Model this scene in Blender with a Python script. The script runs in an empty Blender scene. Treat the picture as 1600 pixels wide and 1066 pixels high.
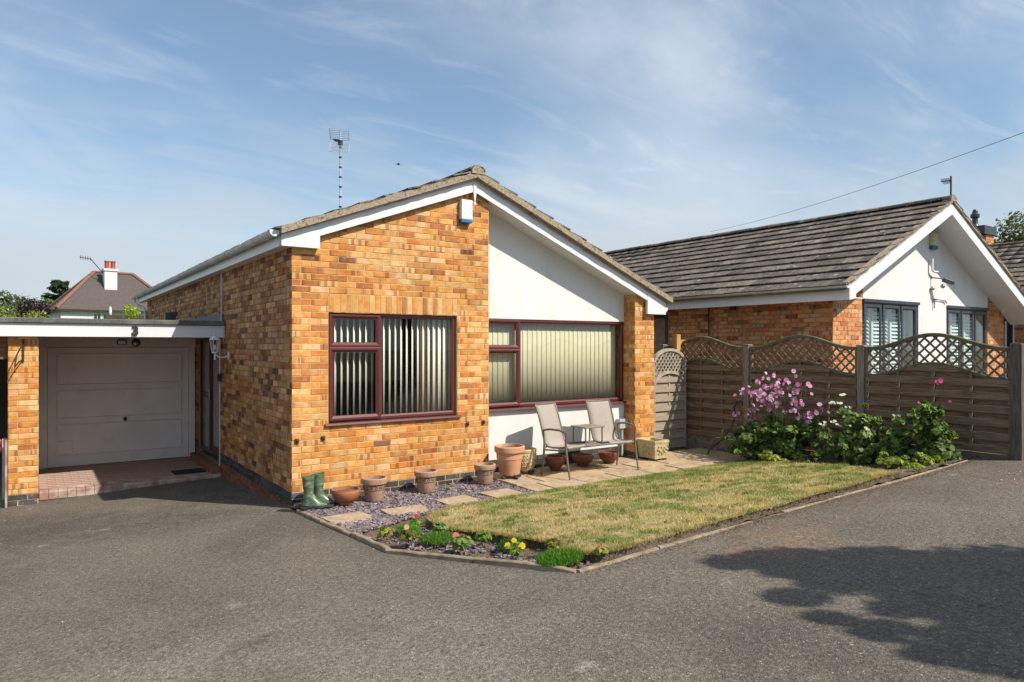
import bpy, math, random
import numpy as np
from mathutils import Matrix, Vector, noise as mnoise
random.seed(7); rng = np.random.default_rng(7)
SC = bpy.context.scene; COL = SC.collection
rad = math.radians
# ------------------------------------------------------------ camera
cam = bpy.data.cameras.new('camera'); camo = bpy.data.objects.new('camera', cam); COL.objects.link(camo)
CAMP = Vector((-2.471, -8.072, 1.885)); TH = rad(55.424)
camo.location = CAMP
camo.rotation_euler = (rad(90), 0, -(rad(90) - math.atan2(math.sin(TH), math.cos(TH))))
cam.sensor_width = 36; cam.lens = 36 * 1089 / 1600; cam.shift_y = 7 / 1600
cam.clip_end = 3000; cam.clip_start = .05
SC.camera = camo
# ------------------------------------------------------------ world and sun
SUN_AZ = 26.0; SUN_EL = 46.5      # azimuth measured from -Y towards +X
w = bpy.data.worlds.new('World'); SC.world = w; w.use_nodes = True
nt = w.node_tree; nt.nodes.clear()
def N(nt, t, **k):
    n = nt.nodes.new(t)
    for a, b in k.items(): setattr(n, a, b)
    return n
sky = N(nt, 'ShaderNodeTexSky', sky_type='NISHITA', sun_disc=False)
sky.sun_elevation = rad(SUN_EL); sky.sun_rotation = rad(180 - SUN_AZ)
sky.altitude = 50; sky.air_density = 1.0; sky.dust_density = 0.8; sky.ozone_density = 2.2
bg = N(nt, 'ShaderNodeBackground'); bg.inputs['Strength'].default_value = .09
out = N(nt, 'ShaderNodeOutputWorld')
tc = N(nt, 'ShaderNodeTexCoord'); sep = N(nt, 'ShaderNodeSeparateXYZ')
L = nt.links.new
L(tc.outputs['Generated'], sep.inputs[0])
zz = N(nt, 'ShaderNodeMath', operation='MAXIMUM'); L(sep.outputs['Z'], zz.inputs[0]); zz.inputs[1].default_value = 0.0
za = N(nt, 'ShaderNodeMath', operation='ADD'); L(zz.outputs[0], za.inputs[0]); za.inputs[1].default_value = .14
dx = N(nt, 'ShaderNodeMath', operation='DIVIDE'); L(sep.outputs['X'], dx.inputs[0]); L(za.outputs[0], dx.inputs[1])
dy = N(nt, 'ShaderNodeMath', operation='DIVIDE'); L(sep.outputs['Y'], dy.inputs[0]); L(za.outputs[0], dy.inputs[1])
cmb = N(nt, 'ShaderNodeCombineXYZ'); L(dx.outputs[0], cmb.inputs[0]); L(dy.outputs[0], cmb.inputs[1])
def cloud(rot, scl, scale, detail, dist, lo, hi, loc=(0, 0, 0)):
    mp = N(nt, 'ShaderNodeMapping'); L(cmb.outputs[0], mp.inputs[0])
    mp.inputs['Rotation'].default_value = (0, 0, rad(rot)); mp.inputs['Scale'].default_value = scl; mp.inputs['Location'].default_value = loc
    n = N(nt, 'ShaderNodeTexNoise'); L(mp.outputs[0], n.inputs['Vector'])
    n.inputs['Scale'].default_value = scale; n.inputs['Detail'].default_value = detail; n.inputs['Roughness'].default_value = .55
    n.inputs['Distortion'].default_value = dist
    r = N(nt, 'ShaderNodeMapRange', interpolation_type='SMOOTHSTEP'); L(n.outputs[0], r.inputs[0])
    r.inputs[1].default_value = lo; r.inputs[2].default_value = hi
    return r.outputs[0]
c1 = cloud(-58, (.55, 1.15, 1), .85, 11, 1.5, .46, .74, (11, -4, 0))          # long thin cirrus
c2 = cloud(20, (.8, 1.0, 1), .42, 9, .9, .42, .74, (-3, 7, 0))           # broad veils
c3 = cloud(-40, (.6, 1.5, 1), 1.9, 12, 2.4, .50, .76, (1, 7, 0))      # fine streaks
m1 = N(nt, 'ShaderNodeMath', operation='MULTIPLY_ADD'); L(c1, m1.inputs[0]); m1.inputs[1].default_value = .34; m1.inputs[2].default_value = 0.12
m2 = N(nt, 'ShaderNodeMath', operation='MULTIPLY_ADD'); L(c2, m2.inputs[0]); m2.inputs[1].default_value = .58; L(m1.outputs[0], m2.inputs[2])
m3 = N(nt, 'ShaderNodeMath', operation='MULTIPLY_ADD', use_clamp=True); L(c3, m3.inputs[0]); m3.inputs[1].default_value = .22; L(m2.outputs[0], m3.inputs[2])
# thick low haze band with soft cloud heads
hz = N(nt, 'ShaderNodeMapRange', interpolation_type='SMOOTHSTEP'); 
hb = cloud(-20, (.7, 1.2, 1), 1.1, 8, .8, .25, .75, (2, 9, 0)); zadd = N(nt, 'ShaderNodeMath', operation='MULTIPLY_ADD'); L(hb, zadd.inputs[0]); zadd.inputs[1].default_value = -.13; L(sep.outputs['Z'], zadd.inputs[2]); L(zadd.outputs[0], hz.inputs[0])
hz.inputs[1].default_value = .235; hz.inputs[2].default_value = .03; hz.inputs[3].default_value = 0; hz.inputs[4].default_value = .92
hn = cloud(10, (.5, .5, 1), .8, 5, .4, .35, .7, (5, 2, 0))
hm = N(nt, 'ShaderNodeMath', operation='MULTIPLY_ADD'); L(hn, hm.inputs[0]); hm.inputs[1].default_value = .35; hm.inputs[2].default_value = .78
hq = N(nt, 'ShaderNodeMath', operation='MULTIPLY', use_clamp=True); L(hm.outputs[0], hq.inputs[0]); L(hz.outputs[0], hq.inputs[1])
cm = N(nt, 'ShaderNodeMix', data_type='RGBA'); L(m3.outputs[0], cm.inputs['Factor']); tn = N(nt, 'ShaderNodeMix', data_type='RGBA', blend_type='MULTIPLY'); tn.inputs['Factor'].default_value = 1; L(sky.outputs[0], tn.inputs['A']); tn.inputs['B'].default_value = (.97, 1.13, 1.14, 1); L(tn.outputs['Result'], cm.inputs['A'])
cm.inputs['B'].default_value = (6.0, 6.6, 7.2, 1)
ch_ = N(nt, 'ShaderNodeMix', data_type='RGBA'); L(hq.outputs[0], ch_.inputs['Factor']); L(cm.outputs['Result'], ch_.inputs['A']); ch_.inputs['B'].default_value = (4.9, 5.4, 5.9, 1)
L(ch_.outputs['Result'], bg.inputs['Color']); L(bg.outputs[0], out.inputs[0])
sl = bpy.data.lights.new('sun', 'SUN'); sl.energy = 4.4; sl.angle = rad(.53); sl.color = (1, .93, .82)
so = bpy.data.objects.new('sun', sl); COL.objects.link(so)
S = Vector((math.cos(rad(SUN_EL)) * math.sin(rad(SUN_AZ)), -math.cos(rad(SUN_EL)) * math.cos(rad(SUN_AZ)), math.sin(rad(SUN_EL))))
so.rotation_euler = S.to_track_quat('Z', 'Y').to_euler()
SC.view_settings.view_transform = 'Standard'; SC.view_settings.look = 'None'
SC.view_settings.gamma = 1; SC.view_settings.exposure = 0.5; SC.view_settings.use_curve_mapping = False
SC.render.engine = 'CYCLES'
# ------------------------------------------------------------ materials
M = {}
def newmat(name):
    m = bpy.data.materials.new(name); m.use_nodes = True; t = m.node_tree
    b = t.nodes['Principled BSDF']; M[name] = m
    return m, t, b
def setc(s, c): s.default_value = (c[0], c[1], c[2], 1)
def noise_fac(t, scale, detail=4, lo=.35, hi=.65, stretch=None, coord='Object', dist=0, rough=.55):
    tc = N(t, 'ShaderNodeTexCoord'); src = tc.outputs[coord]
    if stretch:
        mp = N(t, 'ShaderNodeMapping'); t.links.new(src, mp.inputs[0]); mp.inputs['Scale'].default_value = stretch; src = mp.outputs[0]
    n = N(t, 'ShaderNodeTexNoise'); t.links.new(src, n.inputs['Vector'])
    n.inputs['Scale'].default_value = scale; n.inputs['Detail'].default_value = detail; n.inputs['Distortion'].default_value = dist
    n.inputs['Roughness'].default_value = rough
    r = N(t, 'ShaderNodeMapRange'); t.links.new(n.outputs[0], r.inputs[0]); r.inputs[1].default_value = lo; r.inputs[2].default_value = hi
    return r.outputs[0]
def mix(t, fac, a, b, blend='MIX'):
    m = N(t, 'ShaderNodeMix', data_type='RGBA', blend_type=blend)
    for v, s in ((fac, m.inputs['Factor']), (a, m.inputs['A']), (b, m.inputs['B'])):
        if isinstance(v, bpy.types.NodeSocket): t.links.new(v, s)
        elif isinstance(v, (int, float)): s.default_value = v
        else: setc(s, v)
    return m.outputs['Result']
def bump(t, b, h, strength=.3, dist=.01):
    n = N(t, 'ShaderNodeBump'); n.inputs['Strength'].default_value = strength; n.inputs['Distance'].default_value = dist
    t.links.new(h, n.inputs['Height']); t.links.new(n.outputs[0], b.inputs['Normal'])
def pm(name, c1, c2=None, scale=6, rough=.6, bmp=0, bscale=60, bdist=.004, spec=.4, metal=0, stretch=None, c3=None, s3=1.3, detail=5, lo=.35, hi=.65, lo3=.5, hi3=.7):
    m, t, b = newmat(name)
    b.inputs['Roughness'].default_value = rough; b.inputs['Metallic'].default_value = metal
    b.inputs['Specular IOR Level'].default_value = spec
    if c2 is None: c2 = tuple(x * .86 for x in c1)
    col = mix(t, noise_fac(t, scale, detail, lo, hi, stretch), c1, c2)
    if c3 is not None: col = mix(t, noise_fac(t, s3, 6, lo3, hi3, stretch), col, c3)
    t.links.new(col, b.inputs['Base Color'])
    if bmp: bump(t, b, noise_fac(t, bscale, 4, 0, 1, stretch), bmp, bdist)
    return m
def attrmat(name, rough=.7, source='attr', spec=.3, nscale=14, bmp=.25, bscale=120, tint=(.5, .5, .5), amt=.35, trans=0, stretch=None):
    """colour from the object colour or from the 'base' attribute, darker patches from 'band'."""
    m, t, b = newmat(name); b.inputs['Roughness'].default_value = rough; b.inputs['Specular IOR Level'].default_value = spec
    if source == 'obj':
        oi = N(t, 'ShaderNodeObjectInfo'); base = oi.outputs['Color']
    else:
        a = N(t, 'ShaderNodeAttribute', attribute_name='base'); base = a.outputs['Color']
    col = mix(t, noise_fac(t, nscale, 5, .38, .66, stretch), base, tint, 'MULTIPLY')
    col = mix(t, amt, base, col)
    t.links.new(col, b.inputs['Base Color'])
    if bmp: bump(t, b, noise_fac(t, bscale, 3, 0, 1), bmp, .003)
    return m
def brickmat(name, source):
    m, t, b = newmat(name); b.inputs['Roughness'].default_value = .82; b.inputs['Specular IOR Level'].default_value = .25
    if source == 'obj':
        base = N(t, 'ShaderNodeObjectInfo').outputs['Color']
        rv = N(t, 'ShaderNodeObjectInfo').outputs['Random']
    else:
        base = N(t, 'ShaderNodeAttribute', attribute_name='base').outputs['Color']
        rv = N(t, 'ShaderNodeNewGeometry').outputs['Random Per Island']
    band = N(t, 'ShaderNodeAttribute', attribute_name='band').outputs['Fac']
    geo = N(t, 'ShaderNodeNewGeometry').outputs['Position']
    def nz(sc, det, lo, hi, st=(1, 1, 1)):
        mp = N(t, 'ShaderNodeMapping'); t.links.new(geo, mp.inputs[0]); mp.inputs['Scale'].default_value = st
        n = N(t, 'ShaderNodeTexNoise', noise_dimensions='4D'); t.links.new(mp.outputs[0], n.inputs['Vector'])
        mu = N(t, 'ShaderNodeMath', operation='MULTIPLY'); t.links.new(rv, mu.inputs[0]); mu.inputs[1].default_value = 50
        t.links.new(mu.outputs[0], n.inputs['W'])
        n.inputs['Scale'].default_value = sc; n.inputs['Detail'].default_value = det
        r = N(t, 'ShaderNodeMapRange'); t.links.new(n.outputs[0], r.inputs[0]); r.inputs[1].default_value = lo; r.inputs[2].default_value = hi
        return r.outputs[0]
    warm = mix(t, 1.0, base, (.92, .68, .45), 'MULTIPLY')
    col = mix(t, nz(11, 3, .42, .62), base, warm)
    pale = mix(t, nz(26, 4, .60, .90), col, (.66, .43, .20))
    bmul = N(t, 'ShaderNodeMath', operation='MULTIPLY'); t.links.new(band, bmul.inputs[0]); bmul.inputs[1].default_value = .85
    dark = mix(t, 1.0, base, (.50, .34, .34), 'MULTIPLY')
    col = mix(t, bmul.outputs[0], pale, dark)
    # slow grime over whole wall
    gr = mix(t, 1.0, col, (.74, .70, .66), 'MULTIPLY')
    tcn = N(t, 'ShaderNodeTexNoise'); t.links.new(geo, tcn.inputs['Vector']); tcn.inputs['Scale'].default_value = .9; tcn.inputs['Detail'].default_value = 6
    r = N(t, 'ShaderNodeMapRange'); t.links.new(tcn.outputs[0], r.inputs[0]); r.inputs[1].default_value = .48; r.inputs[2].default_value = .72; r.inputs[4].default_value = .6
    col = mix(t, r.outputs[0], col, gr)
    spk = mix(t, nz(140, 2, .30, .42), mix(t, 1.0, col, (.6, .5, .45), 'MULTIPLY'), col)
    t.links.new(spk, b.inputs['Base Color'])
    bump(t, b, nz(150, 4, 0, 1), .35, .003)
    return m
brickmat('brick_single', 'obj'); brickmat('brick_mass', 'attr')
pm('mortar', (.56, .40, .21), (.45, .31, .155), 9, .95, .4, 200, spec=.1)
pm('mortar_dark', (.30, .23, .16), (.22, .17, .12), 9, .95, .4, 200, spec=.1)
pm('render_white', (.67, .665, .65), (.64, .635, .615), 1.2, .85, .5, 45, .004, spec=.2, c3=(.55, .54, .50), s3=2.4, lo3=.54, hi3=.85, stretch=(2.2, 2.2, .55))
pm('upvc_white', (.69, .695, .70), (.65, .65, .65), 2.0, .35, 0, spec=.5, c3=(.62, .61, .57), s3=3, lo3=.58, hi3=.9)
pm('gutter_grey', (.62, .63, .63), (.5, .5, .49), 3, .4, spec=.5, c3=(.3, .31, .28), s3=4)
pm('paint_old', (.72, .68, .65), (.66, .62, .59), 2.5, .55, .15, 40, .003, c3=(.58, .54, .51), s3=5, lo3=.6, hi3=.8)
pm('maroon', (.115, .024, .024), (.085, .018, .018), 22, .35, .15, 120, .001, spec=.6, stretch=(1, 1, 6))
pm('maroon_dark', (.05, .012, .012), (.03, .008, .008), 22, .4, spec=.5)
pm('black_plastic', (.015, .015, .016), (.03, .03, .03), 8, .45, spec=.5)
pm('anthracite', (.035, .042, .052), (.028, .034, .043), 6, .4, spec=.5)
pm('blue_plastic', (.02, .16, .36), None, 6, .4)
pm('cream_plastic', (.62, .55, .36), (.56, .5, .33), 6, .5)
pm('grey_plastic', (.42, .45, .42), None, 6, .5)
pm('steel', (.45, .46, .48), (.3, .3, .32), 20, .35, metal=.9)
pm('alu', (.72, .73, .75), (.55, .56, .58), 20, .35, metal=.6)
pm('iron_black', (.02, .018, .017), (.05, .03, .02), 30, .6, spec=.4)
pm('verge_mortar', (.40, .33, .24), (.24, .19, .135), 45, .95, .9, 90, .008, spec=.1, c3=(.13, .11, .085), s3=22, lo3=.58, hi3=.66)
pm('felt', (.13, .135, .12), (.08, .083, .075), 45, .95, .6, 200, .004, spec=.2, c3=(.19, .19, .165), s3=3)
pm('lead', (.11, .115, .125), (.07, .075, .085), 6, .55, .3, 20, spec=.4)
pm('soil', (.17, .125, .09), (.085, .06, .042), 18, .98, .9, 45, .03, spec=.1, c3=(.24, .19, .14), s3=60)
pm('slab', (.42, .31, .19), (.30, .21, .13), 5, .92, .7, 70, .006, spec=.15, c3=(.50, .42, .30), s3=11, lo3=.5, hi3=.75)
pm('slab_grey', (.42, .31, .20), (.30, .22, .14), 7, .92, .7, 90, .006, spec=.15, c3=(.42, .38, .30), s3=16)
pm('kerb', (.33, .265, .19), (.19, .145, .10), 9, .95, .8, 80, .006, spec=.1, c3=(.36, .30, .23), s3=7, lo3=.58, hi3=.75)
pm('terracotta', (.40, .155, .07), (.30, .11, .05), 7, .55, .2, 60, .002, c3=(.55, .40, .31), s3=9, lo3=.6, hi3=.85, stretch=(1, 1, .5))
pm('terracotta_dark', (.24, .085, .04), (.17, .055, .03), 7, .5, .1, 60, .002, spec=.4)
pm('terracotta_pale', (.56, .30, .18), (.48, .23, .12), 6, .85, .2, 60, .002, c3=(.62, .46, .38), s3=5, lo3=.54, hi3=.85)
pm('pot_brown', (.40, .245, .16), (.32, .195, .125), 9, .75, .15, 60, .002, c3=(.42, .29, .21), s3=12)
pm('pot_pattern', (.14, .085, .06), (.11, .065, .045), 12, .8)
pm('pot_cream', (.55, .44, .24), (.42, .32, .17), 18, .8, .2, 60, .002, c3=(.62, .54, .36), s3=7)
pm('stone_box', (.50, .42, .22), (.36, .29, .15), 12, .9, .8, 70, .008, spec=.15, c3=(.58, .5, .3), s3=30)
pm('welly', (.12, .18, .095), (.04, .07, .04), 5, .35, .1, 30, .003, spec=.6, c3=(.24, .31, .20), s3=12, stretch=(1, 1, 2.2))
pm('welly_sole', (.05, .055, .055), (.03, .03, .03), 12, .7)
pm('fence_wood', (.235, .165, .108), (.12, .083, .054), 5, .9, .5, 30, .004, spec=.15, stretch=(14, .8, 14), c3=(.26, .21, .165), s3=6)
pm('post_wood', (.27, .235, .19), (.16, .135, .105), 5, .9, .5, 30, .004, spec=.15, stretch=(12, 12, .8), c3=(.33, .31, .27), s3=6)
pm('gate_wood', (.40, .32, .235), (.26, .20, .145), 5, .9, .5, 30, .004, spec=.15, stretch=(.8, 12, 12), c3=(.38, .35, .30), s3=6)
pm('arch_wood', (.40, .35, .28), (.28, .235, .18), 7, .9, .5, 40, .004, spec=.15)
pm('rail_green', (.15, .14, .075), (.10, .085, .055), 9, .9, .4, 40, .004, spec=.15)
pm('wood_new', (.55, .30, .09), (.45, .23, .07), 4, .7, .2, 30, .002, stretch=(8, 8, 1))
pm('wood_brown', (.25, .12, .065), (.17, .08, .045), 5, .7, .3, 30, .002, stretch=(1, 8, 8))
pm('sling', (.36, .31, .27), (.31, .265, .23), 60, .8, .3, 400, .001, spec=.2)
pm('chair_frame', (.17, .135, .105), (.13, .10, .08), 10, .45, spec=.4)
pm('table_top', (.26, .215, .175), (.19, .155, .125), 8, .5, spec=.4)
pm('blind', (.56, .51, .36), (.53, .48, .335), 5, .8, .1, 200, .001)
pm('blind_white', (.78, .77, .66), (.7, .69, .6), 5, .8, .1, 200, .001)
pm('curtain', (.45, .25, .17), (.33, .17, .11), 4, .95, stretch=(1, 1, .1))
pm('interior', (.22, .20, .17), (.17, .155, .13), 1, .9)
pm('interior_floor', (.12, .09, .07), None, 2, .9)
pm('mat_black', (.012, .012, .012), (.02, .02, .02), 40, .95)
pm('paver_red', (.34, .20, .155), (.25, .14, .11), 8, .9, .5, 80, .004, c3=(.46, .36, .30), s3=5, lo3=.44, hi3=.62)
pm('concrete', (.38, .35, .31), (.28, .255, .22), 8, .92, .6, 70, .006)
pm('gravel_board', (.25, .22, .185), (.12, .10, .085), 14, .95, 1.0, 25, .03)
pm('slate_roof_red', (.24, .125, .095), (.17, .09, .07), 9, .9)
pm('roof_brown', (.095, .076, .07), (.07, .058, .054), 3, .9, .5, 8, .03, c3=(.13, .105, .09), s3=9, stretch=(3, 3, 1))
pm('chimney_red', (.40, .07, .035), (.3, .05, .03), 5, .7)
pm('post_dark', (.13, .11, .09), (.07, .06, .05), 5, .9, .5, 30, .004, spec=.15, stretch=(12, 12, .8), c3=(.17, .15, .13), s3=6)
pm('hedge_wood', (.05, .035, .025), (.08, .06, .04), 6, .95, .5, 20, .02)
pm('window_dark', (.02, .022, .025), (.03, .03, .033), 3, .12, spec=.8)
pm('shutter_white', (.80, .82, .80), (.74, .76, .75), 3, .6)
pm('red_plastic', (.55, .03, .03), None, 5, .4)
pm('bird', (.02, .02, .022), (.04, .04, .04), 5, .8)
pm('grass_far', (.10, .12, .045), (.07, .09, .03), 3, .98)
pm('grit_white', (.45, .43, .39), (.3, .28, .25), 9, .8)
attrmat('slate', .6, 'attr', .4, 30, .3, 100, (.6, .6, .6), .5)
attrmat('leaf', .55, 'attr', .35, 30, .2, 60, (.6, .7, .5), .4)
attrmat('petal', .6, 'attr', .2, 30, 0, 60, (.8, .7, .8), .4)
attrmat('blade', .8, 'attr', .1, 20, 0, 60, (.8, .8, .7), .3)
def leafify(name, tr=.35):
    m = M[name]; t = m.node_tree; b = t.nodes['Principled BSDF']; o = t.nodes['Material Output']
    tl = N(t, 'ShaderNodeBsdfTranslucent'); ms = N(t, 'ShaderNodeMixShader'); ms.inputs[0].default_value = tr
    src = b.inputs['Base Color'].links[0].from_socket
    g = N(t, 'ShaderNodeMix', data_type='RGBA', blend_type='MULTIPLY'); g.inputs['Factor'].default_value = 1
    t.links.new(src, g.inputs['A']); setc(g.inputs['B'], (1.5, 1.6, .7) if name != 'petal' else (1.1, 1, 1.05))
    t.links.new(g.outputs['Result'], tl.inputs['Color'])
    t.links.new(b.outputs[0], ms.inputs[1]); t.links.new(tl.outputs[0], ms.inputs[2]); t.links.new(ms.outputs[0], o.inputs[0])
leafify('leaf'); leafify('petal', .3); leafify('blade', .25)
# tiles: object colour or attribute + lichen
def tilemat(name, source):
    m, t, b = newmat(name); b.inputs['Roughness'].default_value = .92; b.inputs['Specular IOR Level'].default_value = .2
    base = N(t, 'ShaderNodeObjectInfo').outputs['Color'] if source == 'obj' else N(t, 'ShaderNodeAttribute', attribute_name='base').outputs['Color']
    geo = N(t, 'ShaderNodeNewGeometry').outputs['Position']
    def nz(sc, det, lo, hi):
        n = N(t, 'ShaderNodeTexNoise'); t.links.new(geo, n.inputs['Vector']); n.inputs['Scale'].default_value = sc; n.inputs['Detail'].default_value = det
        r = N(t, 'ShaderNodeMapRange'); t.links.new(n.outputs[0], r.inputs[0]); r.inputs[1].default_value = lo; r.inputs[2].default_value = hi
        return r.outputs[0]
    col = mix(t, nz(7, 5, .4, .62), base, mix(t, 1.0, base, (1.45, 1.4, 1.3), 'MULTIPLY'))
    col = mix(t, nz(8, 8, .635, .675), col, (.34, .31, .27))
    col = mix(t, nz(1.3, 6, .55, .75), col, mix(t, 1.0, col, (.62, .60, .58), 'MULTIPLY'))
    col = mix(t, nz(17, 4, .58, .66), col, (.03, .028, .022))
    t.links.new(col, b.inputs['Base Color']); bump(t, b, nz(40, 5, 0, 1), .8, .01)
tilemat('tile_single', 'obj'); tilemat('tile_mass', 'attr')
# asphalt
def asphalt():
    m, t, b = newmat('asphalt'); b.inputs['Roughness'].default_value = .93; b.inputs['Specular IOR Level'].default_value = .22
    geo = N(t, 'ShaderNodeNewGeometry').outputs['Position']
    def nz(sc, det, lo, hi, a=0, c=1, dist=0):
        n = N(t, 'ShaderNodeTexNoise'); t.links.new(geo, n.inputs['Vector']); n.inputs['Scale'].default_value = sc; n.inputs['Detail'].default_value = det
        n.inputs['Distortion'].default_value = dist
        r = N(t, 'ShaderNodeMapRange'); t.links.new(n.outputs[0], r.inputs[0]); r.inputs[1].default_value = lo; r.inputs[2].default_value = hi
        r.inputs[3].default_value = a; r.inputs[4].default_value = c
        return r.outputs[0]
    sx = N(t, 'ShaderNodeSeparateXYZ'); t.links.new(geo, sx.inputs[0])
    def blob(cx, cy, rx, ry, amp=1.0, nm=None):
        mp = N(t, 'ShaderNodeMapping', vector_type='TEXTURE'); t.links.new(geo, mp.inputs[0]); mp.inputs['Location'].default_value = (cx, cy, 0); mp.inputs['Scale'].default_value = (rx, ry, 5)
        ln = N(t, 'ShaderNodeVectorMath', operation='LENGTH'); t.links.new(mp.outputs[0], ln.inputs[0])
        r = N(t, 'ShaderNodeMapRange', interpolation_type='SMOOTHSTEP'); t.links.new(ln.outputs['Value'], r.inputs[0]); r.inputs[1].default_value = 1.0; r.inputs[2].default_value = .25; r.inputs[3].default_value = 0; r.inputs[4].default_value = amp
        if nm is None: return r.outputs[0]
        m2 = N(t, 'ShaderNodeMath', operation='MULTIPLY'); t.links.new(r.outputs[0], m2.inputs[0]); t.links.new(nm, m2.inputs[1]); return m2.outputs[0]
    col = mix(t, nz(.8, 7, .35, .65, dist=.4), (.156, .134, .106), (.122, .106, .087))
    col = mix(t, nz(.33, 5, .52, .66), col, (.096, .084, .069))
    col = mix(t, blob(-1.6, -4.8, 3.4, 1.9, .8, nz(1.1, 5, .3, .6)), col, (.198, .178, .150))
    col = mix(t, blob(-1.3, 1.2, 2.6, 1.9, .75, nz(2.2, 7, .40, .62, dist=1.2)), col, (.088, .075, .055))
    col = mix(t, blob(-3.2, -.8, 1.6, 1.6, .6, nz(2.6, 7, .42, .6, dist=1)), col, (.10, .086, .066))
    col = mix(t, blob(2.35, -4.75, 1.0, .62, .85, nz(5, 6, .36, .58)), col, (.20, .135, .09))
    col = mix(t, blob(4.5, -4.3, 3.6, .55, .8, nz(6, 6, .40, .62)), col, (.135, .097, .068))
    col = mix(t, blob(7.0, -5.1, 1.9, .7, .8, nz(5, 7, .38, .62)), col, (.155, .11, .078))
    col = mix(t, nz(14, 3, .66, .74, 0, .75), col, (.075, .066, .055))
    col = mix(t, nz(2.6, 8, .69, .74, 0, .55), col, (.30, .28, .25))
    vc = N(t, 'ShaderNodeTexVoronoi', feature='DISTANCE_TO_EDGE'); wn = N(t, 'ShaderNodeTexNoise'); t.links.new(geo, wn.inputs['Vector']); wn.inputs['Scale'].default_value = 3; wn.inputs['Detail'].default_value = 6
    vm = N(t, 'ShaderNodeVectorMath', operation='MULTIPLY_ADD'); t.links.new(wn.outputs['Color'], vm.inputs[0]); vm.inputs[1].default_value = (.6, .6, 0); t.links.new(geo, vm.inputs[2]); t.links.new(vm.outputs[0], vc.inputs['Vector']); vc.inputs['Scale'].default_value = .42
    cr = N(t, 'ShaderNodeMapRange'); t.links.new(vc.outputs['Distance'], cr.inputs[0]); cr.inputs[1].default_value = .0; cr.inputs[2].default_value = .005; cr.inputs[3].default_value = .55; cr.inputs[4].default_value = 0
    cm_ = N(t, 'ShaderNodeMath', operation='MULTIPLY'); t.links.new(cr.outputs[0], cm_.inputs[0]); t.links.new(nz(.9, 3, .5, .62), cm_.inputs[1])
    col = mix(t, cm_.outputs[0], col, (.06, .052, .045))
    col = mix(t, nz(4.5, 6, .56, .78, 0, .40), col, (.20, .18, .15))
    vo = N(t, 'ShaderNodeTexVoronoi'); t.links.new(geo, vo.inputs['Vector']); vo.inputs['Scale'].default_value = 135
    sepc = N(t, 'ShaderNodeSeparateColor'); t.links.new(vo.outputs['Color'], sepc.inputs[0])
    r = N(t, 'ShaderNodeMapRange'); t.links.new(sepc.outputs[0], r.inputs[0]); r.inputs[3].default_value = .58; r.inputs[4].default_value = 1.42
    cc = N(t, 'ShaderNodeCombineColor')
    for i in range(3): t.links.new(r.outputs[0], cc.inputs[i])
    col = mix(t, .85, col, mix(t, 1.0, col, cc.outputs[0], 'MULTIPLY'))
    w1 = N(t, 'ShaderNodeMath', operation='GREATER_THAN'); t.links.new(sepc.outputs[1], w1.inputs[0]); w1.inputs[1].default_value = .988
    col = mix(t, w1.outputs[0], col, (.36, .33, .28))
    n2 = nz(38, 6, .38, .60, .72, 1.12)
    cc2 = N(t, 'ShaderNodeCombineColor')
    for i in range(3): t.links.new(n2, cc2.inputs[i])
    col = mix(t, 1.0, col, cc2.outputs[0], 'MULTIPLY')
    t.links.new(col, b.inputs['Base Color'])
    ad = N(t, 'ShaderNodeMath', operation='ADD'); t.links.new(vo.outputs['Distance'], ad.inputs[0]); t.links.new(nz(60, 4, 0, 1), ad.inputs[1])
    bump(t, b, ad.outputs[0], .75, .006)
asphalt()
def glassmat(name, tint, refl=1.0):
    m, t, b = newmat(name); o = t.nodes['Material Output']; t.nodes.remove(b)
    tr = N(t, 'ShaderNodeBsdfTransparent'); setc(tr.inputs[0], tint)
    gl = N(t, 'ShaderNodeBsdfGlossy'); gl.inputs['Roughness'].default_value = .015; setc(gl.inputs[0], (refl, refl, refl))
    lw = N(t, 'ShaderNodeLayerWeight'); lw.inputs[0].default_value = .5
    pw_ = N(t, 'ShaderNodeMath', operation='POWER'); t.links.new(lw.outputs['Facing'], pw_.inputs[0]); pw_.inputs[1].default_value = 4.2
    fr = N(t, 'ShaderNodeMath', operation='MULTIPLY_ADD', use_clamp=True); t.links.new(pw_.outputs[0], fr.inputs[0]); fr.inputs[1].default_value = .9; fr.inputs[2].default_value = .035
    ms = N(t, 'ShaderNodeMixShader'); t.links.new(fr.outputs[0], ms.inputs[0]); t.links.new(tr.outputs[0], ms.inputs[1]); t.links.new(gl.outputs[0], ms.inputs[2])
    t.links.new(ms.outputs[0], o.inputs[0])
glassmat('glass', (.965, .975, .965)); glassmat('glass_green', (.90, .955, .945))
# lawn ground under the blades
pm('lawn_ground', (.40, .31, .17), (.27, .22, .11), 6, .98, .8, 90, .01, spec=.1, c3=(.22, .24, .08), s3=3.5)

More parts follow.
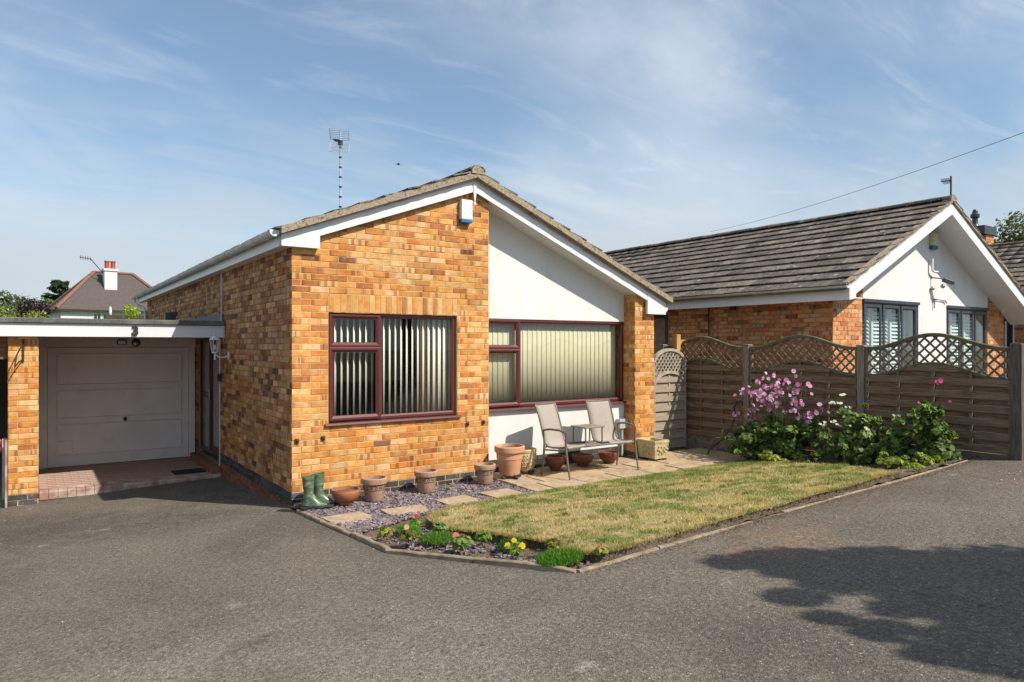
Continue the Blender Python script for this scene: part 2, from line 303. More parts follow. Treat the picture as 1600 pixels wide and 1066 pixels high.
# ------------------------------------------------------------ building helpers
def tag(o, label=None, cat=None, group=None, kind=None):
    if label: o['label'] = label
    if cat: o['category'] = cat
    if group: o['group'] = group
    if kind: o['kind'] = kind
    return o
def thing(name, label, cat, loc=(0, 0, 0), group=None):
    o = bpy.data.objects.new(name, None); COL.objects.link(o); o.location = loc; o.empty_display_size = .1
    return tag(o, label, cat, group)
def par(o, p):
    if p is not None:
        o.parent = p
        if p.type == 'EMPTY': o.matrix_parent_inverse = Matrix.Translation(-Vector(p.location))
    return o
class MB:
    def __init__(s): s.v = []; s.f = []; s.m = []; s.b = []; s.cur = 0; s.col = None; s.smooth = False; s.sm = []
    def add(s, vs, fs, smooth=None):
        k = len(s.v); s.v += [tuple(p) for p in vs]; s.f += [tuple(k + i for i in f) for f in fs]
        s.sm += [s.smooth if smooth is None else smooth] * len(fs)
        s.m += [s.cur] * len(fs)
        if s.col is not None: s.b += [s.col] * len(vs)
        return s
    def box(s, x0, y0, z0, x1, y1, z1):
        return s.add([(x0, y0, z0), (x1, y0, z0), (x1, y1, z0), (x0, y1, z0), (x0, y0, z1), (x1, y0, z1), (x1, y1, z1), (x0, y1, z1)],
                     [(0, 3, 2, 1), (4, 5, 6, 7), (0, 1, 5, 4), (1, 2, 6, 5), (2, 3, 7, 6), (3, 0, 4, 7)])
    def prism(s, pts, axis, a, b):
        """polygon pts (2-tuples) extruded along axis from a to b."""
        n = len(pts)
        def P(p, k): return (k, p[0], p[1]) if axis == 0 else ((p[0], k, p[1]) if axis == 1 else (p[0], p[1], k))
        vs = [P(p, a) for p in pts] + [P(p, b) for p in pts]
        fs = [tuple(range(n)), tuple(range(2 * n - 1, n - 1, -1))] + [(i, (i + 1) % n + 0, (i + 1) % n + n, i + n) for i in range(n)]
        return s.add(vs, fs)
    def bar(s, a, b, w, h=None, up=(0, 0, 1)):
        a = Vector(a); b = Vector(b); h = w if h is None else h
        d = (b - a).normalized(); u = Vector(up)
        if abs(d.dot(u)) > .98: u = Vector((0, 1, 0))
        x = d.cross(u).normalized() * (w / 2); y = x.cross(d).normalized() * (h / 2)
        vs = [a - x - y, a + x - y, a + x + y, a - x + y, b - x - y, b + x - y, b + x + y, b - x + y]
        return s.add(vs, [(0, 3, 2, 1), (4, 5, 6, 7), (0, 1, 5, 4), (1, 2, 6, 5), (2, 3, 7, 6), (3, 0, 4, 7)])
    def tube(s, pts, r, n=8, cap=True):
        pts = [Vector(p) for p in pts]; rs = r if isinstance(r, (list, tuple)) else [r] * len(pts)
        vs = []; k = len(pts); ref = None
        for i, p in enumerate(pts):
            d = (pts[min(i + 1, k - 1)] - pts[max(i - 1, 0)]).normalized()
            if ref is None: ref = Vector((0, 0, 1)) if abs(d.z) < .9 else Vector((1, 0, 0))
            x = d.cross(ref).normalized(); y = x.cross(d).normalized()
            for j in range(n):
                a = 2 * math.pi * j / n; vs.append(p + x * math.cos(a) * rs[i] + y * math.sin(a) * rs[i])
        fs = [(i * n + j, i * n + (j + 1) % n, (i + 1) * n + (j + 1) % n, (i + 1) * n + j) for i in range(k - 1) for j in range(n)]
        if cap: fs += [tuple(range(n - 1, -1, -1)), tuple((k - 1) * n + j for j in range(n))]
        return s.add(vs, fs, True)
    def lathe(s, prof, c, n=28, cap=True):
        vs = []
        for r, z in prof:
            for j in range(n):
                a = 2 * math.pi * j / n; vs.append((c[0] + r * math.cos(a), c[1] + r * math.sin(a), c[2] + z))
        k = len(prof)
        fs = [(i * n + j, i * n + (j + 1) % n, (i + 1) * n + (j + 1) % n, (i + 1) * n + j) for i in range(k - 1) for j in range(n)]
        if cap: fs += [tuple(range(n - 1, -1, -1)), tuple((k - 1) * n + j for j in range(n))]
        return s.add(vs, fs, True)
    def ball(s, c, r, n=8, m=6, sc=(1, 1, 1)):
        prof = [(math.sin(math.pi * i / m) * r, -math.cos(math.pi * i / m) * r) for i in range(m + 1)]
        vs = []
        for q, z in prof:
            for j in range(n):
                a = 2 * math.pi * j / n; vs.append((c[0] + q * math.cos(a) * sc[0], c[1] + q * math.sin(a) * sc[1], c[2] + z * sc[2]))
        return s.add(vs, [(i * n + j, i * n + (j + 1) % n, (i + 1) * n + (j + 1) % n, (i + 1) * n + j) for i in range(m) for j in range(n)], True)
    def mesh(s, name, mats):
        me = bpy.data.meshes.new(name); me.from_pydata(s.v, [], s.f)
        for m_ in (mats if isinstance(mats, (list, tuple)) else [mats]): me.materials.append(M[m_])
        me.polygons.foreach_set('material_index', s.m); me.polygons.foreach_set('use_smooth', s.sm)
        if s.b:
            a = me.color_attributes.new('base', 'FLOAT_COLOR', 'POINT')
            a.data.foreach_set('color', np.array([(*c[:3], 1) for c in s.b], dtype=np.float32).ravel())
        me.update()
        if any(s.sm): me.set_sharp_from_angle(angle=rad(38))
        return me
    def build(s, name, mats, parent=None, bevel=0, **kw):
        o = bpy.data.objects.new(name, s.mesh(name, mats)); COL.objects.link(o)
        if bevel:
            bv = o.modifiers.new('bevel', 'BEVEL'); bv.width = bevel; bv.segments = 2; bv.limit_method = 'ANGLE'; bv.angle_limit = rad(40)
        par(o, parent); tag(o, **kw); return o
def npmesh(name, V, F, mat, cols=None, parent=None, smooth=False, **kw):
    """V (n,3), F (m,k) arrays."""
    V = np.asarray(V, dtype=np.float32); F = np.asarray(F, dtype=np.int32); k = F.shape[1]
    me = bpy.data.meshes.new(name); me.vertices.add(len(V)); me.vertices.foreach_set('co', V.ravel())
    me.loops.add(F.size); me.loops.foreach_set('vertex_index', F.ravel())
    me.polygons.add(len(F)); me.polygons.foreach_set('loop_start', np.arange(0, F.size, k, dtype=np.int32))
    me.polygons.foreach_set('loop_total', np.full(len(F), k, dtype=np.int32))
    if cols is not None:
        a = me.color_attributes.new('base', 'FLOAT_COLOR', 'POINT')
        c = np.ones((len(V), 4), dtype=np.float32); c[:, :3] = cols; a.data.foreach_set('color', c.ravel())
    me.materials.append(M[mat]); me.update(calc_edges=True); me.validate()
    if smooth: me.polygons.foreach_set('use_smooth', [True] * len(F))
    o = bpy.data.objects.new(name, me); COL.objects.link(o); par(o, parent); tag(o, **kw); return o
def one(name, mb, mats, label, cat, group=None, bevel=0):
    return mb.build(name, mats, None, bevel, label=label, cat=cat, group=group)
def proj(p):
    r = Vector(p) - CAMP; F_ = Vector((math.cos(TH), math.sin(TH), 0)); R_ = Vector((math.sin(TH), -math.cos(TH), 0))
    d = r.dot(F_)
    if d < .3: return None
    return 800 + 1089 * r.dot(R_) / d, 540 - 1089 * r.z / d, d
# ------------------------------------------------------------ heights
def zdrive(x, y): return max(-.75, min(1.3, .034 * x - .055 * y))
def zgard(x, y):
    t = min(1.25, max(0, (-1 - y) / 2.6)); return .06 + t * (.169 + .03 * x)
# ------------------------------------------------------------ ground
def sheet(name, polyfn, x0, x1, y0, y1, nx, ny, zf, mat, **kw):
    xs = np.linspace(x0, x1, nx + 1); ys = np.linspace(y0, y1, ny + 1); V = []; idx = {}
    F = []
    def vi(i, j):
        if (i, j) not in idx: idx[(i, j)] = len(V); V.append((xs[i], ys[j], zf(xs[i], ys[j])))
        return idx[(i, j)]
    for i in range(nx):
        for j in range(ny):
            if polyfn is None or polyfn((xs[i] + xs[i + 1]) / 2, (ys[j] + ys[j + 1]) / 2): F.append((vi(i, j), vi(i + 1, j), vi(i + 1, j + 1), vi(i, j + 1)))
    return npmesh(name, V, F, mat, **kw)
KERB = [(0.0, -.27), (0.0, -2.65), (.76, -4.22), (7.33, -4.17)]
def inside_garden(x, y):
    if not (0 < x < 7.33 and y > -4.2): return False
    if x < .76 and y < -2.65 - (x / .76) * 1.57: return False
    return True
# the drive: rectangles that meet the garden edge, plus the corner piece
def zd(x, y): return zdrive(x, y) + .006 * math.sin(x * 1.3 + y * .7) + .004 * math.sin(y * 2.1 - x)
V = []; F = []
def grid_quad(xa, xb, ya, yb, nx, ny):
    k = len(V)
    for i in range(nx + 1):
        for j in range(ny + 1):
            x = xa + (xb - xa) * i / nx; y = ya + (yb - ya) * j / ny; V.append((x, y, zd(x, y)))
    for i in range(nx):
        for j in range(ny):
            a = k + i * (ny + 1) + j; F.append((a, a + ny + 1, a + ny + 2, a + 1))
grid_quad(-30, 30, -30, -4.2, 100, 60); grid_quad(-30, 0, -4.2, 3.62, 60, 16)
grid_quad(7.36, 30, -4.2, -1.4, 40, 6)
k = len(V); n = 12
for i in range(n + 1):
    y = -4.2 + i / n * 1.55; xr = .76 * (1 - (y + 4.2) / 1.55)
    V += [(0, y, zd(0, y)), (max(xr, .0), y, zd(max(xr, 0), y))]
for i in range(n): F.append((k + 2 * i, k + 2 * i + 1, k + 2 * i + 3, k + 2 * i + 2))
npmesh('driveway', V, F, 'asphalt', smooth=True, kind='structure')
sheet('ground', None, -400, 400, -400, 400, 40, 40, lambda x, y: -1.05 - (0 if abs(x) < 30 and abs(y) < 35 else .1), 'grass_far', kind='structure')
# garden soil
def soilz(x, y):
    z = zgard(x, y) - .03
    z -= .028 * max(0, min(1, (-1.7 - y) / .3)) * (x < 1.4); z += .028 * mnoise.noise(Vector((x * 5, y * 5, 1))) + .012 * mnoise.noise(Vector((x * 17, y * 17, 3)))
    if y > -1.05: z = min(z, .045)
    return z
sheet('garden_soil', lambda x, y: inside_garden(x - .02, y + .0) and inside_garden(x, y), .0, 7.33, -4.2, 1.2, 150, 110, soilz, 'soil', kind='structure')
# ------------------------------------------------------------ kerb edging stones
kerb = tag(bpy.data.objects.new('kerb', None), kind='structure'); COL.objects.link(kerb)
def kerb_run(a, b, n):
    for i in range(n):
        p = [a[k] + (b[k] - a[k]) * i / n for k in (0, 1)]; q = [a[k] + (b[k] - a[k]) * (i + .985) / n for k in (0, 1)]
        d = Vector((q[0] - p[0], q[1] - p[1])).normalized(); nn = Vector((-d.y, d.x)) * .024
        jz = random.uniform(-.010, .008); jn = random.uniform(-.006, .006); off = Vector((-d.y, d.x)) * jn
        mb = MB(); vs = []; m_ = 5
        for t in range(m_ + 1):
            x = p[0] + (q[0] - p[0]) * t / m_ + off.x; y = p[1] + (q[1] - p[1]) * t / m_ + off.y; z = zdrive(x, y) + (.036 if y > -4.1 else .014) + jz + random.uniform(-.005, .005)
            for s_, zz_ in ((-1, -.15), (-1, -.008), (-.7, 0), (.7, 0), (1, -.008), (1, -.15)):
                vs.append((x + nn.x * s_, y + nn.y * s_, z + zz_ if zz_ > -.1 else z + zz_))
        fs = [(t * 6 + j, t * 6 + j + 1, t * 6 + 6 + j + 1, t * 6 + 6 + j) for t in range(m_) for j in range(5)] + [tuple(range(5, -1, -1)), tuple(m_ * 6 + j for j in range(6))]
        mb.add(vs, fs); mb.build('kerb_stone', 'kerb', kerb)
kerb_run(KERB[0], KERB[1], 3); kerb_run(KERB[1], KERB[2], 2); kerb_run(KERB[2], KERB[3], 8)
# ------------------------------------------------------------ bricks
PAL_A = [((.63, .355, .125), 31), ((.60, .30, .088), 24), ((.67, .44, .205), 16), ((.54, .24, .063), 12), ((.41, .17, .058), 8), ((.24, .115, .065), 1.0), ((.64, .42, .22), 3), ((.52, .29, .11), 4)]
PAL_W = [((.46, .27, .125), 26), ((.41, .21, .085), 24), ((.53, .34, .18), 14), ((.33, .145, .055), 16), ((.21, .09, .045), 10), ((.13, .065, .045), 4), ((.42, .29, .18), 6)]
PAL_B = [((.60, .32, .16), 34), ((.55, .26, .11), 26), ((.64, .39, .22), 18), ((.44, .18, .08), 10), ((.32, .13, .075), 5), ((.46, .35, .24), 4)]
PAL_K = [((.060, .064, .075), 5), ((.085, .088, .10), 4), ((.045, .045, .052), 3)]
PAL_R = [((.24, .10, .07), 5), ((.18, .075, .05), 5)]
def pick(pal):
    c = random.choices([p[0] for p in pal], [p[1] for p in pal])[0]; k = random.uniform(.90, 1.08)
    return (c[0] * k, c[1] * k * random.uniform(.95, 1.05), c[2] * k * random.uniform(.9, 1.1))
VARS = []   # unit-length brick meshes: list of (xs, band values)
for spec in ([(0, 0), (1, 0)], [(0, 0), (1, 0)], [(0, 0), (1, 0)], [(0, .9), (.3, 0), (1, 0)], [(0, 0), (.6, 0), (1, .9)], [(0, .0), (.3, .0), (.34, 1), (.48, 1), (.52, 0), (1, 0)],
             [(0, 0), (.18, 0), (.22, 1), (.36, 1), (.40, 0), (.6, 0), (.64, 1), (.78, 1), (.82, 0), (1, 0)], [(0, .9), (.12, .8), (.25, .1), (.8, .1), (1, .8)], [(0, .5), (.5, .1), (1, .5)],
             [(0, .0), (.68, .0), (.72, .9), (.9, .9), (.94, 0), (1, 0)]):
    VARS.append(spec)
VW = [24, 12, 8, 7, 7, 7, 7, 8, 9, 6]
def brick_local(spec, Lb, Hb, Db, tiny=True):
    """front face at y=0 facing -y, centre of face at origin; arrises rounded off by a 3 mm chamfer."""
    e = .003; vs = []; bd = []; fs = []
    n = len(spec)
    for t, bv in spec:
        x = (t - .5) * Lb
        xi = min(max(x, -Lb / 2 + e), Lb / 2 - e)
        for (y, z, xx) in ((Db, -Hb / 2, x), (e, -Hb / 2, x), (0, -Hb / 2 + e, xi), (0, Hb / 2 - e, xi), (e, Hb / 2, x), (Db, Hb / 2, x)):
            vs.append((xx, y, z)); bd.append(bv)
    for i in range(n - 1):
        for j in range(5): fs.append((i * 6 + j, (i + 1) * 6 + j, (i + 1) * 6 + j + 1, i * 6 + j + 1))
    fs.append((0, 1, 2, 3, 4, 5)); k = (n - 1) * 6; fs.append((k + 5, k + 4, k + 3, k + 2, k + 1, k))
    return vs, fs, bd
BM = {}
def brick_mesh(vi, Lb, Hb):
    key = (vi, round(Lb, 2), round(Hb, 2))
    if key not in BM:
        vs, fs, bd = brick_local(VARS[vi], Lb, Hb, .05)
        me = bpy.data.meshes.new('brick'); me.from_pydata(vs, [], fs); me.materials.append(M['brick_single'])
        a = me.attributes.new('band', 'FLOAT', 'POINT'); a.data.foreach_set('value', bd); BM[key] = me
    return BM[key]
class Bricks:
    """collects bricks of a building; the largest in view become objects, the rest one part."""
    def __init__(s): s.items = []
    def wall(s, p0, rot, ulen, z0, z1, holes=(), pal=PAL_A, Lb=.225, Hb=.075, cond=None, phase=0, part=None, palz=None, single=True):
        """p0 origin of wall line, rot about z (0: face looks to -y, runs +x)."""
        c, sn = math.cos(rot), math.sin(rot); r = 0; z = z0
        while z < z1 - .02:
            off = (0 if r % 2 == 0 else -.5) * Lb - phase
            i = 0; u = off
            while u < ulen:
                a, b = max(u, 0), min(u + Lb, ulen)
                segs = [(a, b)]
                for (h0, h1, hz0, hz1) in holes:
                    if z + Hb / 2 > hz0 and z + Hb / 2 < hz1:
                        ns = []
                        for (q, w_) in segs:
                            if q < h0: ns.append((q, min(w_, h0)))
                            if w_ > h1: ns.append((max(q, h1), w_))
                        segs = ns
                for (q, w_) in segs:
                    if w_ - q < .035: continue
                    uc = (q + w_) / 2
                    if cond and not cond(uc, z + Hb / 2): continue
                    pj = random.uniform(-.0025, .0025)
                    pos = (p0[0] + c * uc - sn * pj, p0[1] + sn * uc + c * pj, z + Hb / 2)
                    pl_ = palz(z) if palz else pal
                    s.items.append([pos, rot, w_ - q - .009, Hb - .0085, pick(pl_), random.choices(range(10), VW)[0] if pl_ not in (PAL_K, PAL_R) else 0, part, single])
                u += Lb
            z += Hb; r += 1
        return s
    def finish(s, n_single=300, mass_parent=None, name='brickwork'):
        sc = []
        for it in s.items:
            p = proj(it[0]); nrm = Vector((math.sin(it[1]), -math.cos(it[1]), 0)); vd = CAMP - Vector(it[0]); f_ = nrm.dot(vd.normalized())
            vis = p is not None and -20 < p[0] < 1620 and f_ > .02 and it[7]
            sc.append((it[2] * it[3] * f_ / (p[2] ** 2) if vis else -1))
        order = sorted(range(len(sc)), key=lambda i: -sc[i]); singles = set(i for i in order[:n_single] if sc[i] > 0)
        mass = {}
        for i, it in enumerate(s.items):
            pos, rot, Lb, Hb, colr, vi, part, _ = it
            if i in singles:
                Lq = round(Lb, 2) if abs(round(Lb, 2) - Lb) < .004 else Lb
                o = bpy.data.objects.new('brick', brick_mesh(vi, Lq, Hb)); COL.objects.link(o); o.location = pos; o.rotation_euler = (0, 0, rot)
                o.color = (*colr, 1); par(o, part)
            else: mass.setdefault(part.name, []).append((it, part))
        for k_, lst in mass.items():
            V = []; F3 = []; B = []; C = []
            for (it, part) in lst:
                pos, rot, Lb, Hb, colr, vi, _, _ = it
                vs, fs, bd = brick_local(VARS[vi], Lb, Hb, .03); c, sn = math.cos(rot), math.sin(rot); k = len(V)
                V += [(pos[0] + c * x - sn * y, pos[1] + sn * x + c * y, pos[2] + z) for x, y, z in vs]; F3 += [tuple(k + q for q in f) for f in fs]
                B += bd; C += [(*colr, 1)] * len(vs)
            me = bpy.data.meshes.new('brickwork'); me.from_pydata(V, [], F3); me.materials.append(M['brick_mass'])
            a = me.attributes.new('band', 'FLOAT', 'POINT'); a.data.foreach_set('value', B)
            a = me.color_attributes.new('base', 'FLOAT_COLOR', 'POINT'); a.data.foreach_set('color', np.array(C, dtype=np.float32).ravel())
            o = bpy.data.objects.new('brickwork', me); COL.objects.link(o); par(o, lst[0][1]); tag(o, kind='stuff')
# ------------------------------------------------------------ the bungalow
HX0, HX1, XC, RY, HB = 0.0, 5.92, 2.707, .25, 12.2    # left wall, right wall, brick/panel line, recess, depth
RX = 2.43
def roofz(x):                                          # underside line of the roof (top of bargeboard)
    return 3.145 + (x + .13) * .369 if x < RX else 4.09 - (x - RX) * .412
house = thing('bungalow', 'gabled bungalow of yellow-orange brick with white rendered panel and maroon framed windows', 'house', (0, 0, 0))
bk = Bricks()
WIN1 = (.44, 2.205, .955, 2.28); WIN2 = (2.707, 5.47, .98, 2.27)
# front wall core, pieces butted round the window; front at y=.008
fw = MB(); Y0, Y1 = .0045, .26
fw.prism([(0.008, -.4), (WIN1[0], -.4), (WIN1[0], roofz(WIN1[0]) - .06), (0.008, roofz(0) - .06)], 1, Y0, Y1)
fw.prism([(WIN1[1], -.4), (XC, -.4), (XC, roofz(XC) - .06), (RX, roofz(RX) - .06), (WIN1[1], roofz(WIN1[1]) - .06)], 1, Y0, Y1)
fw.prism([(WIN1[0], -.4), (WIN1[1], -.4), (WIN1[1], WIN1[2]), (WIN1[0], WIN1[2])], 1, Y0, Y1)
fw.prism([(WIN1[0], WIN1[3]), (WIN1[1], WIN1[3]), (WIN1[1], roofz(WIN1[1]) - .06), (WIN1[0], roofz(WIN1[0]) - .06)], 1, Y0, Y1)
front = fw.build('front_wall', 'mortar', house)
pz = lambda z: PAL_K if z < .17 else PAL_A
bk.wall((0, 0), 0, XC, -.045, 4.2, holes=[(WIN1[0], WIN1[1], .93, 2.505)], palz=pz, part=front, phase=0, cond=lambda u, z: z < roofz(u) - .06)
# soldier course over the window: upright bricks
i = 0
x = WIN1[0]
while x < WIN1[1] - .03:
    x1 = min(x + .0735, WIN1[1]); pos = ((x + x1) / 2, random.uniform(-.002, .002), 2.3925)
    bk.items.append([pos, 0, x1 - x - .009, .215, pick(PAL_A), 0, front, True]); x = x1
# part of a course left under the window at sill height
bk.wall((0, 0), 0, XC, .93, .95, part=front, Hb=.025, cond=lambda u, z: WIN1[0] < u < WIN1[1], single=False)
# pier on the right
pw = MB(); pw.prism([(5.49, -.3), (5.913, -.3), (5.913, roofz(5.92) - .0), (5.49, roofz(5.49) - .02)], 1, Y0, .40)
pier = pw.build('pier', 'mortar', house)
bk.wall((5.483, 0), 0, .437, -.045, 2.9, palz=pz, part=pier, phase=.11, cond=lambda u, z: z < roofz(5.48 + u) - .10)
bk.wall((5.483, .42), rad(-90), .42, -.045, 2.9, palz=pz, part=pier, phase=.06, cond=lambda u, z: z < roofz(5.48) - .10)
# recessed bay: rendered panels
rp = MB()
rp.prism([(XC, WIN2[3]), (5.483, WIN2[3]), (5.483, roofz(5.483) - .03), (XC, roofz(XC) - .03)], 1, RY, RY + .2)
rp.build('gable_panel', 'render_white', house)
rp = MB(); rp.box(XC, RY, .255, 5.483, RY + .2, WIN2[2]); rp.build('lower_panel', 'render_white', house)
pb = MB(); pb.box(XC, RY + .012, -.3, 5.483, RY + .2, .255); plinth = pb.build('plinth', 'mortar_dark', house)
bk.wall((XC, RY + .004), 0, 5.483 - XC, -.045, .25, pal=PAL_K, part=plinth)
# side wall (x = 0) with the front door opening
DY0, DY1, DZ0, DZ1 = 3.72, 5.45, -.02, 2.03
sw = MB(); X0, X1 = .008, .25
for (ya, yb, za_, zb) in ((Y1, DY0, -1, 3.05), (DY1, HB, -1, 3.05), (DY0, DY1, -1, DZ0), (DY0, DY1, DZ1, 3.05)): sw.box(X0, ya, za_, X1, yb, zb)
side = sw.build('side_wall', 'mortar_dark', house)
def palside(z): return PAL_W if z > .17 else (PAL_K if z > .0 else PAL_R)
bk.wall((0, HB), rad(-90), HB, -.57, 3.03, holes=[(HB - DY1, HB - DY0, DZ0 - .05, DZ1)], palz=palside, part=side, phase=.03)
# back and right walls, ceiling, floor: keep the rooms dark
ow = MB(); ow.box(.25, HB - .25, -.8, 5.67, HB, 3.0); ow.prism([(.0, 3.0), (5.9, 2.6), (RX, 4.0)], 1, HB - .25, HB); ow.build('rear_wall', 'mortar', house)
ow = MB(); ow.box(5.67, .40, -.8, 5.915, HB, 2.62); right = ow.build('right_wall', 'mortar', house)
ow = MB(); ow.box(.25, .26, -.1, 5.67, HB - .25, 0.0); ow.build('floor', 'interior_floor', house)
ow = MB(); ow.box(.25, .46, 2.42, 5.67, HB - .25, 2.5); ow.box(2.62, .46, 0, 2.70, 4.2, 2.42); ow.box(.25, 4.2, 0, 5.67, 4.28, 2.42); ow.build('ceiling_and_partitions', 'interior', house)
# roof: soffits, bargeboards, fascia, gutter
YF = -.055
def slope_strip(mb, xa, xb, d0, d1, ya, yb):
    """strip under the roof line between offsets d0>d1, extruded along y."""
    mb.prism([(xa, roofz(xa) + d1), (xb, roofz(xb) + d1), (xb, roofz(xb) + d0), (xa, roofz(xa) + d0)], 1, ya, yb)
bb = MB()
slope_strip(bb, .307, RX, 0, -.135, YF - .022, YF); bb.build('bargeboard', 'upvc_white', house, .002)
bb = MB(); slope_strip(bb, RX + .001, 5.69, 0, -.135, YF - .022, YF); bb.build('bargeboard', 'upvc_white', house, .002)
bb = MB(); bb.prism([(-.135, 3.022), (.306, 3.022), (.306, roofz(.306)), (-.135, roofz(-.135))], 1, YF - .026, YF + .045); bb.build('box_end', 'upvc_white', house, .002)
bb = MB(); bb.prism([(5.691, 2.395), (6.105, 2.395), (6.105, roofz(6.105)), (5.691, roofz(5.691))], 1, YF - .026, YF + .02)
bb.build('box_end', 'upvc_white', house, .002)
bb = MB(); bb.prism([(5.94, 2.395), (6.105, 2.395), (6.105, roofz(6.105) - .01), (5.94, roofz(5.94) - .02)], 1, YF + .021, .42); bb.build('box_return', 'upvc_white', house)
bb = MB(); bb.prism([(RX - .022, roofz(RX) - .03), (RX + .022, roofz(RX) - .03), (RX + .022, 3.93), (RX + .006, 3.82), (RX + .016, 3.80), (RX, 3.76), (RX - .016, 3.80), (RX - .006, 3.82), (RX - .022, 3.93)], 1, YF - .034, YF - .0225)
bb.build('finial', 'upvc_white', house)
# grey shadow board between barge and tiles
bb = MB(); slope_strip(bb, -.135, RX, .040, .001, YF - .012, YF + .02); bb.build('undercloak', 'gutter_grey', house)
bb = MB(); slope_strip(bb, RX + .001, 6.12, .040, .001, YF - .012, YF + .02); bb.build('undercloak', 'gutter_grey', house)
# soffit of the recessed bay and right eaves
bb = MB(); slope_strip(bb, XC + .0, 5.93, -.105, -.125, YF + .0005, RY + .02); bb.build('soffit', 'upvc_white', house)
# side eaves
bb = MB(); bb.box(-.135, YF + .046, 3.022, .002, 12.9, 3.035); bb.build('eaves_soffit', 'upvc_white', house)
bb = MB(); bb.box(-.150, YF + .03, 3.018, -.1355, 12.9, 3.175); bb.build('fascia', 'upvc_white', house)
bb = MB(); bb.box(6.106, .0, 2.40, 6.118, 12.9, 2.55); bb.box(5.92, .421, 2.396, 6.105, 12.9, 2.41); bb.build('fascia', 'upvc_white', house)
def gutter(parent, x, y0, y1, z, side=-1, mat='gutter_grey', r=.056, name='gutter'):
    g = MB(); n = 8; vs = []
    for yy in (y0, y1):
        for rr in (r, r - .004):
            for j in range(n + 1):
                a = math.pi + math.pi * j / n; vs.append((x + rr * math.cos(a), yy, z + rr * math.sin(a) * (1.05)))
    m_ = n + 1
    fs = []
    for j in range(n): fs += [(j, 2 * m_ + j, 2 * m_ + j + 1, j + 1), (m_ + j, m_ + j + 1, 3 * m_ + j + 1, 3 * m_ + j)]
    fs += [(0, m_, 3 * m_, 2 * m_), (n, 2 * m_ + n, 3 * m_ + n, m_ + n)]
    g.add(vs, fs, True)
    go = g.build(name, mat, parent)
    for yy in (y0, y1 - .006):
        e = MB(); pts = [(x + (r + .003) * math.cos(math.pi + math.pi * j / n), z + .012 * (j in (0, n)) + (r + .003) * 1.05 * math.sin(math.pi + math.pi * j / n)) for j in range(n + 1)]
        e.prism(pts, 1, yy - .006, yy); e.build('stop_end', 'upvc_white', go)
    q = MB(); yy = y0 + .35
    while yy < y1:
        pts = []
        for j in range(n + 1): pts.append((x + (r + .006) * math.cos(math.pi + math.pi * j / n), yy, z + (r + .006) * 1.05 * math.sin(math.pi + math.pi * j / n)))
        q = MB(); q.tube(pts, .007, 4); q.build('gutter_clip', mat, go); yy += .95
    return go
gutter(house, -.215, YF - .03, 13.2, 3.178)
gutter(house, 6.18, YF + .06, 13.2, 2.50)
# tiles
def tile_local(w_, l_, th, drop):
    """slab lying along +y up-slope; lower edge at y=0; returns verts"""
    return [(0, 0, drop), (w_, 0, drop), (w_, l_, 0), (0, l_, 0), (0, 0, drop + th), (w_, 0, drop + th), (w_, l_, th), (0, l_, th)]
TF = [(0, 3, 2, 1), (4, 5, 6, 7), (0, 1, 5, 4), (1, 2, 6, 5), (2, 3, 7, 6), (3, 0, 4, 7)]
TILE_MESH = {}
def roof_slope(parent, eave, ridge, y0, y1, rows, cols, pal, n_single=0, th=.020, single_key=None, skip=None):
    """eave/ridge: (x,z). tiles run in rows along y."""
    ex, ez = eave; rx, rz = ridge; dirn = Vector((rx - ex, 0, rz - ez)); Ls = dirn.length; u = dirn.normalized()
    nrm = Vector((-u.z, 0, u.x)) if u.x > 0 else Vector((u.z, 0, -u.x))
    stepl = Ls / rows; wy = (y1 - y0) / cols; items = []
    for r in range(rows):
        for c in range(cols):
            lift = .040 + random.uniform(-.002, .004); jx = random.uniform(-.006, .006); ya = y0 + c * wy + .0015; yb = y0 + (c + 1) * wy - .0015
            base = Vector((ex, 0, ez)) + u * (r * stepl - .02 + jx); top = Vector((ex, 0, ez)) + u * ((r + 1) * stepl + .03)
            k = random.uniform(.75, 1.2); p = random.choice(pal); colr = (p[0] * k, p[1] * k, p[2] * k)
            tw = random.uniform(-.003, .003)
            vs = []
            for (q, hh) in ((base, lift), (top, .004)):
                for yy, t2 in ((ya, tw), (yb, -tw)):
                    for t_ in (0, th): vs.append(q + Vector((0, yy, 0)) + nrm * (hh + t_ + t2))
            # order: b ya lo, b ya hi, b yb lo, b yb hi, t ...
            items.append((vs, colr, r, c))
    FS = [(0, 2, 3, 1), (4, 5, 7, 6), (0, 1, 5, 4), (2, 6, 7, 3), (1, 3, 7, 5), (0, 4, 6, 2)]
    singles = set()
    if n_single:
        order = sorted(range(len(items)), key=lambda i: single_key(items[i][0][1])); singles = set(order[:n_single])
    V = []; F_ = []; C = []
    for i, (vs, colr, r, c) in enumerate(items):
        if skip and skip(vs[0]): continue
        if i in singles:
            o0 = vs[0]; me = bpy.data.meshes.new('roof_tile')
            me.from_pydata([tuple(v - o0) for v in vs], [], FS); me.materials.append(M['tile_single'])
            o = bpy.data.objects.new('roof_tile', me); COL.objects.link(o); o.location = o0; o.color = (*colr, 1); par(o, parent)
        else:
            k = len(V); V += [tuple(v) for v in vs]; F_ += [tuple(k + q for q in f) for f in FS]; C += [colr] * 8
    return npmesh('tile_courses', V, F_, 'tile_mass', C, parent, kind='stuff')
PAL_T = [(.12, .11, .10), (.14, .125, .11), (.10, .09, .085), (.16, .14, .12)]
rb = MB(); ZT = .075
rb.prism([(-.17, roofz(-.17) + .03), (RX, roofz(RX) + .07), (RX, roofz(RX) - .01), (-.17, roofz(-.17) + .005)], 1, YF + .021, 13.3)
